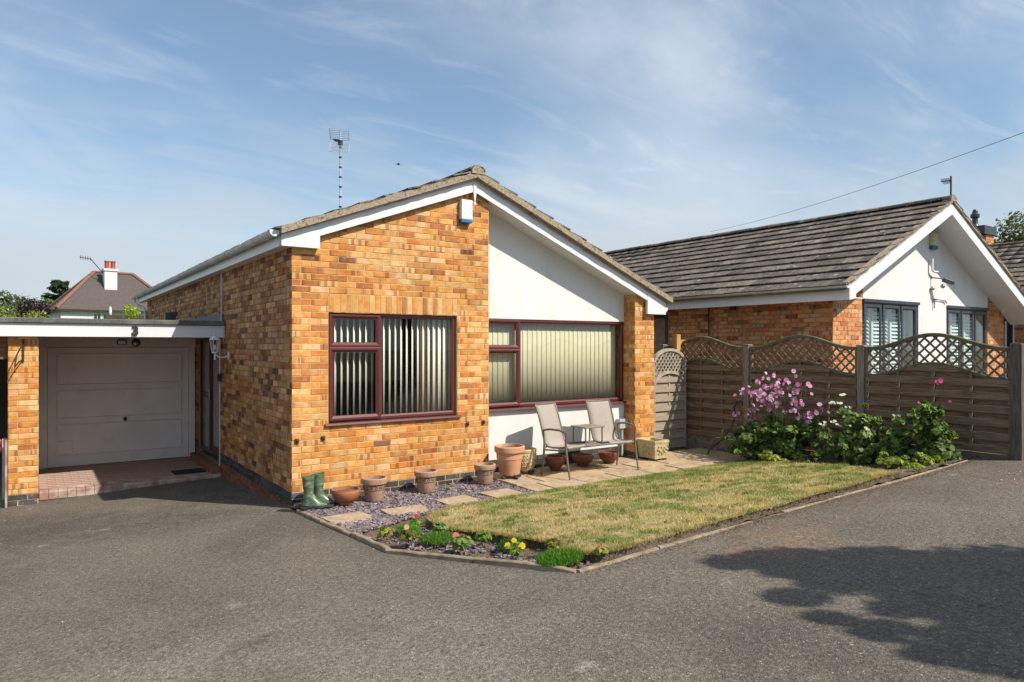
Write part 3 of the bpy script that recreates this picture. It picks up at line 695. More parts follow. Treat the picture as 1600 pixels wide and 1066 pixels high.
rb.prism([(RX + .0005, roofz(RX) + .07), (6.19, roofz(6.19) + .075), (6.19, roofz(6.19) + .045), (RX + .0005, roofz(RX) - .01)], 1, YF + .021, 13.3)
roof = rb.build('roof', 'felt', house)
roof_slope(roof, (-.175, roofz(-.175) + .042), (RX, roofz(RX) + .108), -.150, 13.4, 8, 40, PAL_T, 16, single_key=lambda v: v.y)
roof_slope(roof, (6.19, roofz(6.19) + .088), (RX, roofz(RX) + .108), -.150, 13.4, 12, 40, PAL_T, 24, single_key=lambda v: v.y)
def verge(parent, x0, z0, x1, z1, y0, y1, mat='verge_mortar', seg=26, name='verge_mortar', h0=.05):
    mb = MB(); vs = []
    for i in range(seg + 1):
        t = i / seg; x = x0 + (x1 - x0) * t; z = z0 + (z1 - z0) * t
        j = random.uniform(-.010, .010); k = random.uniform(-.008, .008)
        vs += [(x, y0 + k, z - .004), (x, y0 + k * .5, z + h0 + j), (x, y1, z + h0 + j), (x, y1, z - .004)]
    fs = [(i * 4 + a, i * 4 + (a + 1) % 4, i * 4 + 4 + (a + 1) % 4, i * 4 + 4 + a) for i in range(seg) for a in range(4)] + [(3, 2, 1, 0), (seg * 4, seg * 4 + 1, seg * 4 + 2, seg * 4 + 3)]
    mb.add(vs, fs, True); return mb.build(name, mat, parent)
verge(roof, -.16, roofz(-.16) + .018, RX, roofz(RX) + .044, -.158, YF + .02, h0=.072)
verge(roof, 6.19, roofz(6.19) + .044, RX, roofz(RX) + .044, -.158, YF + .02, h0=.078)
def ridge_tiles(parent, x, z, y0, y1, pal, n_single=0, r=.115, hip=None, hf=.62):
    L_ = .44; n = int((y1 - y0) / L_); mass = MB(); mass.col = (0, 0, 0)
    for i in range(n):
        ya = y0 + i * L_; yb = ya + L_ - .01; k = random.uniform(.8, 1.25); p = random.choice(pal); vs = []; m_ = 6
        dz = random.uniform(-.006, .006)
        for yy in (ya, yb):
            for rr in (r, r - .018):
                for j in range(m_ + 1):
                    a = math.pi * j / m_; vs.append((x + rr * 1.1 * math.cos(a), yy, z + dz + rr * math.sin(a) * hf))
        q = m_ + 1; fs = []
        for j in range(m_): fs += [(j, j + 1, 2 * q + j + 1, 2 * q + j), (j, q + j, q + j + 1, j + 1), (2 * q + j, 2 * q + j + 1, 3 * q + j + 1, 3 * q + j)]
        if i < n_single:
            b = MB(); b.add(vs, fs); o = b.build('ridge_tile', 'tile_single', parent); o.color = (p[0] * k, p[1] * k, p[2] * k, 1)
        else: mass.col = (p[0] * k, p[1] * k, p[2] * k); mass.add(vs, fs)
    if mass.v: mass.build('ridge_tiles', 'tile_mass', parent, kind='stuff')
PAL_RG = [(.13, .115, .10), (.16, .14, .115), (.11, .10, .085)]
ridge_tiles(roof, RX, roofz(RX) + .125, -.165, 13.3, PAL_RG, 10)
mb = MB(); mb.prism([(RX - .10, roofz(RX) + .085), (RX + .10, roofz(RX) + .085), (RX + .085, roofz(RX) + .15), (RX + .03, roofz(RX) + .185), (RX - .04, roofz(RX) + .185), (RX - .09, roofz(RX) + .15)], 1, -.168, .02)
mb.build('ridge_end_mortar', 'verge_mortar', roof)
bk.finish(300)
# ------------------------------------------------------------ windows of the bungalow
def frame_rect(mb, x0, x1, z0, z1, w_, y0, y1, axis='y', ch=.012):
    """mitred frame with a chamfered face (front at y0)."""
    def ring(i, y): return [(x0 + i, y, z0 + i), (x1 - i, y, z0 + i), (x1 - i, y, z1 - i), (x0 + i, y, z1 - i)]
    rings = [ring(0, y1), ring(0, y0 + ch * .3), ring(ch * .4, y0), ring(w_ - ch * 1.6, y0), ring(w_, y0 + ch * 1.3), ring(w_, y1)]
    vs = [p for r in rings for p in r]; fs = []
    for k in range(5):
        for j in range(4): fs.append((k * 4 + j, k * 4 + (j + 1) % 4, k * 4 + 4 + (j + 1) % 4, k * 4 + 4 + j))
    for j in range(4): fs.append((20 + j, 20 + (j + 1) % 4, (j + 1) % 4, j))
    if axis == 'x': vs = [(p[1], p[0], p[2]) for p in vs]; fs = [f[::-1] for f in fs]
    return mb.add(vs, fs)
def window_main(x0, x1, z0, z1, xm, ya, split, label=None):
    m_ = MB(); frame_rect(m_, x0, x1, z0, z1, .052, ya, ya + .06)
    w_ = m_.build('window', 'maroon', house); tag(w_, label)
    m_ = MB(); m_.box(xm - .028, ya + .001, z0 + .05, xm + .028, ya + .055, z1 - .05); m_.box(x0 + .05, ya + .001, split - .022, xm - .028, ya + .055, split + .022); m_.build('mullion', 'maroon', w_)
    for (a, b, c, d) in ((x0 + .012, xm + .006, z0 + .012, split + .008), (x0 + .012, xm + .006, split - .003, z1 - .008)):
        m_ = MB(); frame_rect(m_, a, b, c + (.006 if c > z0 + .1 else 0), d - (.006 if d < z1 - .1 else 0), .062, ya - .022, ya + .0005, ch=.02); m_.build('casement', 'maroon', w_)
    m_ = MB(); m_.box(x0 + .05, ya + .022, z0 + .05, xm - .03, ya + .026, z1 - .05); m_.box(xm + .028, ya + .032, z0 + .05, x1 - .05, ya + .036, z1 - .05); m_.build('pane', 'glass', w_)
    m_ = MB(); m_.prism([(ya + .06, z0 - .002), (ya - .075, z0 - .012), (ya - .082, z0 - .034), (ya - .074, z0 - .040), (ya + .06, z0 - .018)], 0, x0 - .05, x1 + .05); m_.build('sill', 'maroon', w_)
    return w_
w1 = window_main(WIN1[0] + .003, WIN1[1] - .003, .965, 2.278, 1.115, .042, 1.86)
w2 = window_main(XC + .002, 5.478, .99, 2.268, 3.40, RY + .012, 1.83)
# vertical blinds
def blind(label, x0, x1, z0, z1, y, pitch, ang, width, mat, extra=None):
    t = thing('vertical_blind', label, 'blind', (x0, y, z0))
    h = MB(); h.box(x0, y - .02, z1, x1, y + .02, z1 + .03); h.build('headrail', mat, t)
    x = x0 + pitch / 2; sh = {}
    while x < x1:
        a = ang(x) if callable(ang) else ang; a += random.uniform(-.015, .015); key = 0
        b = MB(); n = 5; vs = []
        for i in range(n):
            s_ = (i / (n - 1) - .5) * width; bow = (.25 - (i / (n - 1) - .5) ** 2) * .008
            px_ = x + s_ * math.cos(a) - bow * math.sin(a); py_ = y + s_ * math.sin(a) + bow * math.cos(a)
            vs += [(px_, py_, z0 + random.uniform(-.001, .001)), (px_, py_, z1)]
        fs = [(2 * i, 2 * i + 2, 2 * i + 3, 2 * i + 1) for i in range(n - 1)]
        b.add(vs, fs, True); o = b.build('slat', mat, t)
        so_ = o.modifiers.new('thick', 'SOLIDIFY'); so_.thickness = .0012
        x += pitch
    return t
blind('cream vertical blind with slats turned edge-on behind the left, brick-framed window', WIN1[0] + .10, WIN1[1] - .06, 1.0, 2.24, .15, .080, lambda x: math.atan2(.08 - CAMP.y, x - CAMP.x) - rad(15 if x < 1.75 else 15 + (x - 1.75) * 60), .085, 'blind_white')
blind('closed beige vertical blind filling the wide window under the white gable panel', XC + .04, 5.44, 1.03, 2.24, RY + .12, .0885, rad(4), .098, 'blind')
# curtain behind the front window's right end
c_ = MB(); n = 40; vs = []
for i in range(n + 1):
    x = 1.86 + .33 * i / n; y = .24 + .022 * math.sin(i * .95)
    vs += [(x, y, .9), (x, y, 2.3)]
c_.add(vs, [(2 * i, 2 * i + 2, 2 * i + 3, 2 * i + 1) for i in range(n)], True)
for i_ in range(len(c_.v)): c_.v[i_] = (c_.v[i_][0] - .10, c_.v[i_][1], c_.v[i_][2])
one('curtain', c_, 'curtain', 'brown curtain drawn to the right side of the brick-framed window', 'curtain')
# ------------------------------------------------------------ front door in the side wall
pm('pane_grey', (.22, .215, .21), (.17, .165, .16), 4, .18, spec=.6)
fd = MB(); frame_rect(fd, DY0 + .004, DY1 - .004, DZ0 + .06, DZ1 - .004, .07, -.0, .06, 'x')
for v_i in range(len(fd.v)): fd.v[v_i] = (fd.v[v_i][0] + .03, fd.v[v_i][1], fd.v[v_i][2])
door = fd.build('door', 'maroon_dark', house)
q = MB(); q.box(.035, 4.62, .06, .085, 4.72, 1.97); q.box(.05, 3.79, .06, .075, 3.88, 1.97); q.box(.05, 4.53, .06, .075, 4.62, 1.97); q.box(.05, 3.88, .06, .075, 4.53, .20); q.box(.05, 3.88, 1.88, .075, 4.53, 1.97)
q.box(.05, 4.72, .98, .075, 5.38, 1.06); q.build('door_leaf', 'maroon_dark', door)
q = MB(); q.box(.06, 3.88, .20, .065, 4.53, 1.88); q.box(.06, 4.72, .06, .065, 5.38, .98); q.box(.06, 4.72, 1.06, .065, 5.38, 1.97); q.build('pane', 'pane_grey', door)
q = MB(); q.box(.0, 4.56, .95, .012, 4.60, 1.15); q.bar((.0, 4.58, 1.06), (-.04, 4.58, 1.06), .018); q.bar((-.04, 4.59, 1.06), (-.04, 4.47, 1.06), .018); q.build('handle', 'steel', door)
q = MB(); q.box(-.012, DY0 - .03, -.03, .05, DY0 + .006, 2.0); q.build('door_trim', 'gutter_grey', door)
# step
st = MB(); st.box(-.13, 3.66, -.4, -.001, 5.5, -.03); st.build('door_step', 'wood_brown', house, .004)
# ------------------------------------------------------------ garage
PX0, PX1, GY, GF = -2.737, -2.387, 3.48, 3.36
garage = thing('garage', 'flat roofed garage with white fascia, grey door and yellow brick pillar beside the bungalow', 'garage', (-1.2, 4, -.2))
gb = Bricks()
pm_ = MB(); pm_.box(PX0 + .006, GY + .006, -.6, PX1 - .006, 5.75, 2.012); pil = pm_.build('pillar', 'mortar', garage)
gb.wall((PX0, GY), 0, PX1 - PX0, -.36, 2.0, palz=lambda z: PAL_K if z < -.14 else PAL_A, part=pil, phase=0)
gb.wall((PX0, 5.7), rad(-90), 2.2, -.36, 2.0, palz=lambda z: PAL_K if z < -.14 else PAL_A, part=pil, single=False)
gb.finish(300)
mb = MB(); mb.box(-6.5, GF, 2.008, -.001, GF + .025, 2.188); mb.build('fascia', 'upvc_white', garage, .002)
mb = MB(); mb.box(-6.5, GF + .026, 2.012, -.001, 5.4, 2.028); mb.build('canopy_soffit', 'paint_old', garage)
mb = MB(); mb.box(-6.55, GF - .035, 2.189, -.001, 12.5, 2.262); mb.build('felt_roof', 'felt', garage, .012)
mb = MB(); mb.box(-.03, 3.5, 2.263, -.0035, 9.0, 2.38); mb.build('lead_flashing', 'lead', garage)
# lintel and walls round the door
DWL, DWR, DGY = -2.345, -.06, 5.72
mb = MB(); mb.box(-2.387, DGY - .01, 1.86, -.001, DGY + .2, 2.012); mb.build('lintel_board', 'paint_old', garage)
mb = MB(); mb.box(DWL - .04, DGY - .005, -.14, DWL + .085, DGY + .1, 1.859); mb.build('door_frame', 'paint_old', garage, .003); mb = MB(); mb.box(-.115, DGY - .005, -.14, -.012, DGY + .1, 1.859); mb.build('door_frame', 'paint_old', garage, .003)
gd = MB(); gx0, gx1, gz0, gz1 = DWL + .09, -.12, -.135, 1.850
gd.box(gx0, DGY + .02, gz0, gx1, DGY + .06, gz1); gdoor = gd.build('garage_door', 'paint_old', garage)
def panel_ring(z0, z1, x0, x1):
    b = MB(); frame_rect(b, x0, x1, z0, z1, .024, DGY + .000, DGY + .0195, ch=.010); b.build('panel_moulding', 'paint_old', gdoor)
    b = MB(); b.box(x0 + .0215, DGY + .013, z0 + .0215, x1 - .0215, DGY + .0195, z1 - .0215); b.build('panel', 'paint_old', gdoor, .002)
for z0, z1 in ((1.22, 1.74), (.66, 1.13), (.05, .57)): panel_ring(z0, z1, gx0 + .12, gx1 - .12)
b = MB(); frame_rect(b, gx0 + .13, gx0 + .36, .07, .30, .014, DGY + .0, DGY + .0125, ch=.005); b.build('vent_flap', 'paint_old', gdoor)
b = MB(); b.lathe([(.028, 0), (.028, .012), (.012, .014), (.012, .03)], (0, 0, 0), 12); b.v = [(-1.13 + x, DGY + .018 - z, .61 + y * 1.3) for x, y, z in b.v]; b.bar((-1.13, DGY - .02, .64), (-1.13, DGY - .02, .57), .012); b.build('handle', 'iron_black', gdoor)
# garage inner return walls + floor slab of red pavers
mb = MB(); mb.box(-2.42, DGY + .2, -.6, -.02, 12, -.2); mb.box(-2.6, DGY + .1, -.6, -2.345, 12, 2.18); mb.box(-2.345, 11.8, -.2, -.02, 12, 2.18); mb.build('garage_shell', 'concrete', garage)
porch = tag(bpy.data.objects.new('porch_floor', None), kind='structure'); COL.objects.link(porch)
mb = MB(); mb.box(-2.386, 3.62, -.5, -.001, 5.9, -.165); mb.build('porch_base', 'mortar', porch)
# pavers: stretcher rows; front soldier row with nosing
PV = {}
for r in range(20):
    z_ = -.155
    yy = 3.86 + r * .108
    if yy > 5.75: break
    x = -2.384 - (.1 if r % 2 else 0)
    while x < -.01:
        a, b_ = max(x, -2.384), min(x + .208, -.004)
        if b_ - a > .03:
            key = round(b_ - a, 2)
            if key not in PV:
                m2 = MB(); m2.box(-.5 * (b_ - a) + .003, -.051, -.03, .5 * (b_ - a) - .003, .051, .0); PV[key] = m2.mesh('paver', 'paver_red')
            o = bpy.data.objects.new('paver', PV[key]); COL.objects.link(o); o.location = ((a + b_) / 2, yy + .054, z_ + .008 + random.uniform(-.002, .002)); par(o, porch)
        x += .208
x = -2.384
while x < -.02:
    b_ = min(x + .11, -.004)
    m2 = MB(); zj = random.uniform(-.003, .003)
    m2.prism([(3.60, -.26), (3.60, -.165 + zj), (3.612, -.150 + zj), (3.855, -.146 + zj), (3.855, -.22)], 0, x + .003, b_ - .003); m2.build('paver', 'paver_red', porch); x += .11
# carport bay of the next property, at the left edge
cp = thing('carport', 'dark open carport bay with brown boarded lintel left of the brick pillar', 'carport', (-4, 4.5, -.3))
for i in range(4):
    b = MB(); b.box(-6.4, 3.6, 1.70 + i * .077, PX0 - .004, 3.63, 1.70 + i * .077 + .073); b.build('lintel_board', 'wood_brown', cp, .002)
b = MB(); b.box(-6.4, 9.5, -.5, PX0, 9.6, 2.0); b.box(-6.5, 3.7, -.5, -6.4, 9.6, 2.0); b.build('rear_wall', 'interior', cp)
b = MB(); b.box(-6.5, 3.62, -.6, PX0 - .004, 9.5, -.30); b.build('floor', 'concrete', cp)
b = MB(); b.box(-2.765, 3.46, -.32, -2.739, 3.50, .62); b.build('corner_strip', 'paver_red', garage)
# ------------------------------------------------------------ things fixed to the bungalow and garage
def alarm(x, y, z, label, mat='upvc_white', s=1.0):
    t = thing('alarm_box', label, 'alarm', (x, y, z))
    b = MB(); b.box(x - .085 * s, y - .075, z - .10 * s, x + .085 * s, y, z + .16 * s); b.build('cover', mat, t, .006)
    b = MB(); b.box(x - .085 * s, y - .073, z - .145 * s, x + .085 * s, y, z - .102 * s); b.build('light_strip', 'blue_plastic', t, .006)
alarm(2.315, -.001, 3.67, 'white alarm box with blue base under the apex of the orange brick gable')
t = thing('wall_lantern', 'white carriage lantern on a bracket beside the dark front door', 'lantern', (-.01, 3.05, 1.75))
ly, lx, lz = 3.10, -.20, 1.83
b = MB(); b.lathe([(.045, 0), (.045, .015)], (0, 0, 0), 12); b.v = [(-.001 - z, ly + x, lz - .10 + y * 1.5) for x, y, z in b.v]; b.build('back_plate', 'upvc_white', t)
b = MB(); b.tube([(-.01, ly, lz - .10), (-.07, ly, lz - .13), (-.15, ly, lz - .12), (lx, ly, lz - .075)], .011, 6); b.tube([(lx, ly, lz - .16), (lx, ly, lz - .05)], .012, 6); b.build('arm', 'upvc_white', t)
def hexring(r, z): return [(lx + r * math.cos(rad(60 * k)), ly + r * math.sin(rad(60 * k)), z) for k in range(6)]
b = MB(); b.add(hexring(.045, lz - .06) + hexring(.045, lz - .045), [(0, 1, 2, 3, 4, 5)[::-1], (6, 7, 8, 9, 10, 11)] + [(i, (i + 1) % 6, 6 + (i + 1) % 6, 6 + i) for i in range(6)])
for p, q in zip(hexring(.043, lz - .045), hexring(.072, lz + .14)): b.bar(p, q, .009)
b.build('frame', 'upvc_white', t)
b = MB(); b.add(hexring(.085, lz + .14) + hexring(.05, lz + .185) + hexring(.012, lz + .20), [(0, 1, 2, 3, 4, 5)[::-1], (12, 13, 14, 15, 16, 17)] + [(i + 6 * k, (i + 1) % 6 + 6 * k, 6 + (i + 1) % 6 + 6 * k, 6 + i + 6 * k) for i in range(6) for k in (0, 1)]); b.ball((lx, ly, lz + .215), .014); b.build('cap', 'upvc_white', t)
b = MB(); b.add(hexring(.038, lz - .044) + hexring(.066, lz + .139), [(i, (i + 1) % 6, 6 + (i + 1) % 6, 6 + i) for i in range(6)]); b.build('glass', 'glass', t)
b = MB(); b.ball((lx, ly, lz + .03), .025, sc=(1, 1, 1.6)); b.build('bulb', 'upvc_white', t)
b = MB(); b.tube([(-.03, 3.46, 3.02), (-.03, 3.46, 2.26)], .013, 8); b.tube([(-.03, 3.46, 2.26), (-.03, 3.33, 2.18), (-.03, 3.33, 1.92)], .014, 8)
one('wall_pipe', b, 'gutter_grey', 'thin white pipe running down the shaded side wall above the lantern', 'pipe')
b = MB(); b.tube([(-.212, 12.9, 3.12), (-.212, 12.9, 3.0), (-.06, 12.4, 2.86), (-.05, 12.1, 2.78), (-.05, 12.1, 2.2)], .035, 8)
one('downpipe', b, 'gutter_grey', 'grey rainwater downpipe at the far end of the shaded side wall', 'pipe')
for x, z, l in ((.06, .78, 'square black wall clip left of the window near the corner of the brick gable'), (.37, .79, 'square black wall clip just under the left end of the maroon window sill'), (2.36, .83, 'black wall clip right of the brick-framed window, left one of the pair'), (2.61, .84, 'square black wall clip right beside the edge of the white lower panel')):
    b = MB(); b.box(x - .022, -.022, z - .025, x + .022, -.003, z + .025); b.box(x - .008, -.034, z - .008, x + .012, -.022, z + .012); one('wall_clip', b, 'black_plastic', l, 'clip', 'black clips for the lower wall cable', .004)
t = thing('hanging_bracket', 'black iron hanging basket bracket on the brick pillar', 'bracket', (-2.5, GY, 1.8))
b = MB(); hx = -2.565
b.bar((hx, GY - .012, 1.97), (hx, GY - .012, 1.66), .022, .012); b.tube([(hx, GY - .015, 1.92), (hx - .07, GY - .17, 1.76), (hx - .09, GY - .26, 1.62)], .009, 6); b.tube([(hx, GY - .015, 1.70), (hx - .05, GY - .13, 1.66), (hx - .09, GY - .26, 1.60), (hx - .09, GY - .28, 1.55), (hx - .09, GY - .25, 1.53)], .009, 6); b.build('bracket_iron', 'iron_black', t)
# house number
cu = bpy.data.curves.new('number', 'FONT'); cu.body = '3'; cu.size = .185; cu.extrude = .006; cu.align_x = 'CENTER'; cu.offset = .009
tmp = bpy.data.objects.new('tmp_text', cu); COL.objects.link(tmp); dg = bpy.context.evaluated_depsgraph_get(); me = bpy.data.meshes.new_from_object(tmp.evaluated_get(dg)); bpy.data.objects.remove(tmp)
me.materials.clear(); me.materials.append(M['iron_black'])
num = bpy.data.objects.new('house_number', me); COL.objects.link(num); num.location = (-1.235, GF - .012, 2.035); num.rotation_euler = (rad(90), 0, 0); tag(num, 'dark metal house number 3 on the white garage fascia', 'number')
# lights above the garage door
t = thing('floodlight', 'small square black floodlight above the garage door, left of the round lamp', 'lamp', (-1.2, DGY, 1.93))
b = MB(); b.box(-1.26, DGY - .09, 1.90, -1.12, DGY - .04, 1.975); b.build('lamp_body', 'black_plastic', t, .005); b = MB(); b.box(-1.21, DGY - .04, 1.92, -1.17, DGY - .011, 1.95); b.build('mount', 'black_plastic', t)
b = MB(); b.box(-1.245, DGY - .094, 1.912, -1.135, DGY - .0905, 1.963); b.build('lens', 'steel', t)
t = thing('bulkhead_lamp', 'round bulkhead lamp above the garage door, right of the square floodlight', 'lamp', (-.98, DGY, 1.93))
b = MB(); b.lathe([(.068, 0), (.068, .03), (.05, .055), (.0, .07)], (0, 0, 0), 16); b.v = [(-.97 + x, DGY - .0105 - z, 1.93 + y) for x, y, z in b.v]; b.build('lamp_body', 'black_plastic', t)
b = MB(); b.lathe([(.048, .0565), (.03, .068), (.0, .0725)], (0, 0, 0), 16); b.v = [(-.97 + x, DGY - .0125 - z, 1.93 + y) for x, y, z in b.v]; b.build('lens', 'steel', t)
# black box and doorbell
b = MB(); b.box(-.045, 3.62, 1.32, -.003, 3.72, 1.44); one('door_box', b, 'black_plastic', 'small black box on the wall beside the front door', 'box', None, .005)
b = MB(); b.box(-.56, 5.3, 2.263, -.40, 5.42, 2.46); b.add([(-.55, 5.29, 2.263), (-.42, 5.29, 2.263), (-.36, 5.29, 2.47), (-.49, 5.29, 2.47), (-.55, 5.33, 2.263), (-.42, 5.33, 2.263), (-.36, 5.33, 2.47), (-.49, 5.33, 2.47)], TF)
one('roof_box', b, 'anthracite', 'dark slab propped against the side wall on the flat garage roof', 'box')
# door mat
b = MB(); b.box(-.62, 3.93, -.146, -.16, 4.28, -.128); one('doormat', b, 'mat_black', 'black rectangular doormat on the red pavers outside the front door', 'doormat', None, .004)
# hose reel at the left edge
t = thing('hose_reel', 'red hose reel at the left edge beside the brick pillar', 'hose reel', (-2.9, 3.6, .3))
b = MB()
for rr in (.10, .085, .07):
    b.tube([(-2.88 + rr * math.cos(a * .35), 3.64, .52 + rr * math.sin(a * .35)) for a in range(19)], .010, 6)
b.build('hose', 'red_plastic', t); b = MB(); b.box(-2.80, 3.60, -.2, -2.75, 3.72, .62); b.build('stand', 'grey_plastic', t)
# electric box by the bench
t = thing('utility_box', 'pale green utility box with a pipe on the wall right of the bench', 'box', (5.44, .2, .6))
b = MB(); b.box(5.30, RY - .10, .55, 5.478, RY - .001, .70); b.build('cover', 'grey_plastic', t, .004); b = MB(); b.tube([(5.39, RY - .05, .549), (5.39, RY - .05, .10)], .02, 8); b.build('pipe', 'grey_plastic', t)
# ------------------------------------------------------------ television aerial
t = thing('tv_aerial', 'white mast with mesh television aerial on the bungalow roof', 'aerial', (1.71, 3, 3.9))
ax, ay = 1.72, 3.0; b = MB(); b.tube([(ax, ay, 3.80), (ax, ay, 5.42)], .016, 8); b.build('mast', 'alu', t)
b = MB()
for k in range(7): b.tube([(ax, ay, 4.16 + k * .163), (ax, ay, 4.185 + k * .163)], .0245, 8)
b.build('cable_clip', 'black_plastic', t)
for s_ in (1, -1):
    g = MB(); cdir = Vector((math.sin(TH) * .94, -math.cos(TH) * .94, 0)); nd = Vector((math.cos(TH), math.sin(TH), 0))
    for k in range(7):
        z_ = 5.25 + s_ * (.03 + k * .0265); off = nd * (-.02 - k * .012 * 1.0) + Vector((0, 0, 0)); p0 = Vector((ax, ay, z_)) + cdir * (-.165) + off; p1 = Vector((ax, ay, z_ - .025)) + cdir * .165 + off
        g.tube([p0, p1], .0035, 5)
    for e in (-.165, .165):
        dz = .0 if e < 0 else -.025
        g.tube([Vector((ax, ay, 5.25 + s_ * .03 + dz)) + cdir * e - nd * .02, Vector((ax, ay, 5.25 + s_ * .19 + dz)) + cdir * e - nd * .09], .007, 5)
    g.build('reflector', 'alu', t)
b = MB(); b.tube([(ax, ay, 5.24), (ax - .08, ay - .12, 5.21), (ax - .20, ay - .30, 5.18)], .012, 6)
for k in range(7): q = Vector((ax - .06 - k * .021, ay - .09 - k * .032, 5.215 - k * .005)); b.tube([q + Vector((.045, -.025, .0)), q - Vector((.045, -.025, .0))], .004, 4)
b.box(ax - .03, ay - .04, 5.19, ax + .03, ay + .03, 5.26); b.build('boom', 'iron_black', t)
# ------------------------------------------------------------ patio
pm('slab_buff', (.47, .34, .20), (.36, .25, .14), 6, .92, .7, 70, .006, spec=.15, c3=(.36, .27, .18), s3=9, lo3=.5, hi3=.75)
patio = tag(bpy.data.objects.new('patio', None), kind='structure'); COL.objects.link(patio)
mb = MB(); mb.box(2.70, -1.12, -.3, 7.30, .235, .035); mb.build('patio_base', 'soil', patio)
y_ = .22
for r, h_ in enumerate((.45, .45, .45)):
    x = 2.70 - (0 if r % 2 == 0 else .0); k = 0
    offs = (.60, .45, .30)[r]
    xs = [2.70]; xx = 2.70 + offs
    while xx < 7.28: xs.append(xx); xx += .60
    xs.append(7.28)
    for a, b_ in zip(xs[:-1], xs[1:]):
        m2 = MB(); zj = random.uniform(-.006, .006); tx = random.uniform(-.004, .004)
        m2.add([(a + .010, y_ - h_ + .009, .02), (b_ - .010, y_ - h_ + .009, .02), (b_ - .010, y_ - .009, .02), (a + .010, y_ - .009, .02), (a + .010, y_ - h_ + .009, .074 + zj * 1.3 + tx), (b_ - .010, y_ - h_ + .009, .074 + zj * 1.3 - tx), (b_ - .010, y_ - .009, .078 + zj - tx), (a + .010, y_ - .009, .078 + zj + tx)], TF)
        if b_ - a > .05 and not (b_ < 5.3 and r == 0 and False): m2.build('paving_slab', random.choice(['slab', 'slab', 'slab_grey', 'slab_buff']), patio, .004)
    y_ -= h_
for a in np.arange(2.70, 6.2, .225):
    m2 = MB(); m2.box(a + .004, -1.245, -.02, a + .221, -1.135, .075 + random.uniform(-.004, .004)); m2.build('edging_brick', 'slab_grey' if random.random() < .5 else 'slab', patio, .004)
# stepping slabs in the slate
steps = tag(bpy.data.objects.new('stepping_path', None), kind='structure'); COL.objects.link(steps)
STEPS = [(.28, -1.07, .44, .40, 4), (.93, -1.10, .47, .34, -3), (1.65, -.99, .42, .36, 2), (2.29, -.96, .42, .38, 3)]
for sx, sy, sw_, sh_, ra in STEPS:
    m2 = MB(); c_, s_ = math.cos(rad(ra)), math.sin(rad(ra)); pts = [(-sw_ / 2, -sh_ / 2), (sw_ / 2, -sh_ / 2), (sw_ / 2, sh_ / 2), (-sw_ / 2, sh_ / 2)]
    m2.prism([(sx + p * c_ - q * s_, sy + p * s_ + q * c_) for p, q in pts], 2, .03, .074); m2.build('stepping_slab', 'slab_grey', steps, .005)
# slate chippings: tilted irregular flakes
def flakes(name, n, region, zf, size, pal, **kw):
    V = []; F_ = []; C = []; c = 0; tries = 0
    while c < n and tries < n * 30:
        tries += 1; x, y = region()
        if x is None: continue
        s_ = size * random.uniform(.5, 1.3); a = random.uniform(0, 6.28); asp = random.uniform(.4, .8); th = s_ * random.uniform(.12, .25)
        rot = Matrix.Rotation(a, 3, 'Z') @ Matrix.Rotation(random.gauss(0, .38), 3, 'X') @ Matrix.Rotation(random.gauss(0, .38), 3, 'Y')
        m_ = 5; base = Vector((x, y, zf(x, y) + random.uniform(.0, .018))); ring = []
        for j in range(m_):
            an = 6.283 * j / m_ + random.uniform(-.4, .4); ring.append((s_ * .5 * math.cos(an), s_ * .5 * asp * math.sin(an)))
        k = len(V)
        for (p, q) in ring: V.append(tuple(base + rot @ Vector((p, q, 0))))
        for (p, q) in ring: V.append(tuple(base + rot @ Vector((p * .9, q * .9, th))))
        F_.append(tuple(k + m_ + j for j in range(m_)))
        for j in range(m_): F_.append((k + j, k + (j + 1) % m_, k + m_ + (j + 1) % m_, k + m_ + j))
        kk = random.uniform(.65, 1.3); p = random.choice(pal); C += [(p[0] * kk, p[1] * kk, p[2] * kk, 1)] * (2 * m_); c += 1
    me = bpy.data.meshes.new(name); me.from_pydata(V, [], F_); me.materials.append(M['slate'])
    a = me.color_attributes.new('base', 'FLOAT_COLOR', 'POINT'); a.data.foreach_set('color', np.array(C, dtype=np.float32).ravel())
    o = bpy.data.objects.new(name, me); COL.objects.link(o); tag(o, **kw); return o
PAL_S = [(.19, .138, .145), (.23, .165, .168), (.14, .112, .125), (.29, .225, .22), (.19, .168, .185), (.09, .07, .075)]
def in_step(x, y):
    return any(abs(x - s[0]) < s[2] / 2 - .02 and abs(y - s[1]) < s[3] / 2 - .02 for s in STEPS)
def reg_slate():
    x = random.uniform(.03, 2.69); y = random.uniform(-1.9, -.01)
    ylim = -1.36 if x > .95 else -1.36 - (.95 - x) * .48
    if y < ylim + random.uniform(-.06, .06) or (in_step(x, y) and random.random() < .97): return None, None
    return x, y
flakes('slate_chippings', 9500, reg_slate, lambda x, y: .035 if y > -1.1 else zgard(x, y) - .025, .052, PAL_S, kind='stuff')
def reg_bed():
    x = random.uniform(.03, 1.1); y = random.uniform(-4.15, -1.8)
    if not inside_garden(x - .03, y - .03): return None, None
    if random.random() > (.9 if abs(y + 3.0) < .9 and x < .75 and mnoise.noise(Vector((x * 3, y * 3, 5))) > -.15 else .12): return None, None
    return x, y
flakes('slate_scatter', 1100, reg_bed, lambda x, y: soilz(x, y) - .004, .045, PAL_S, kind='stuff')
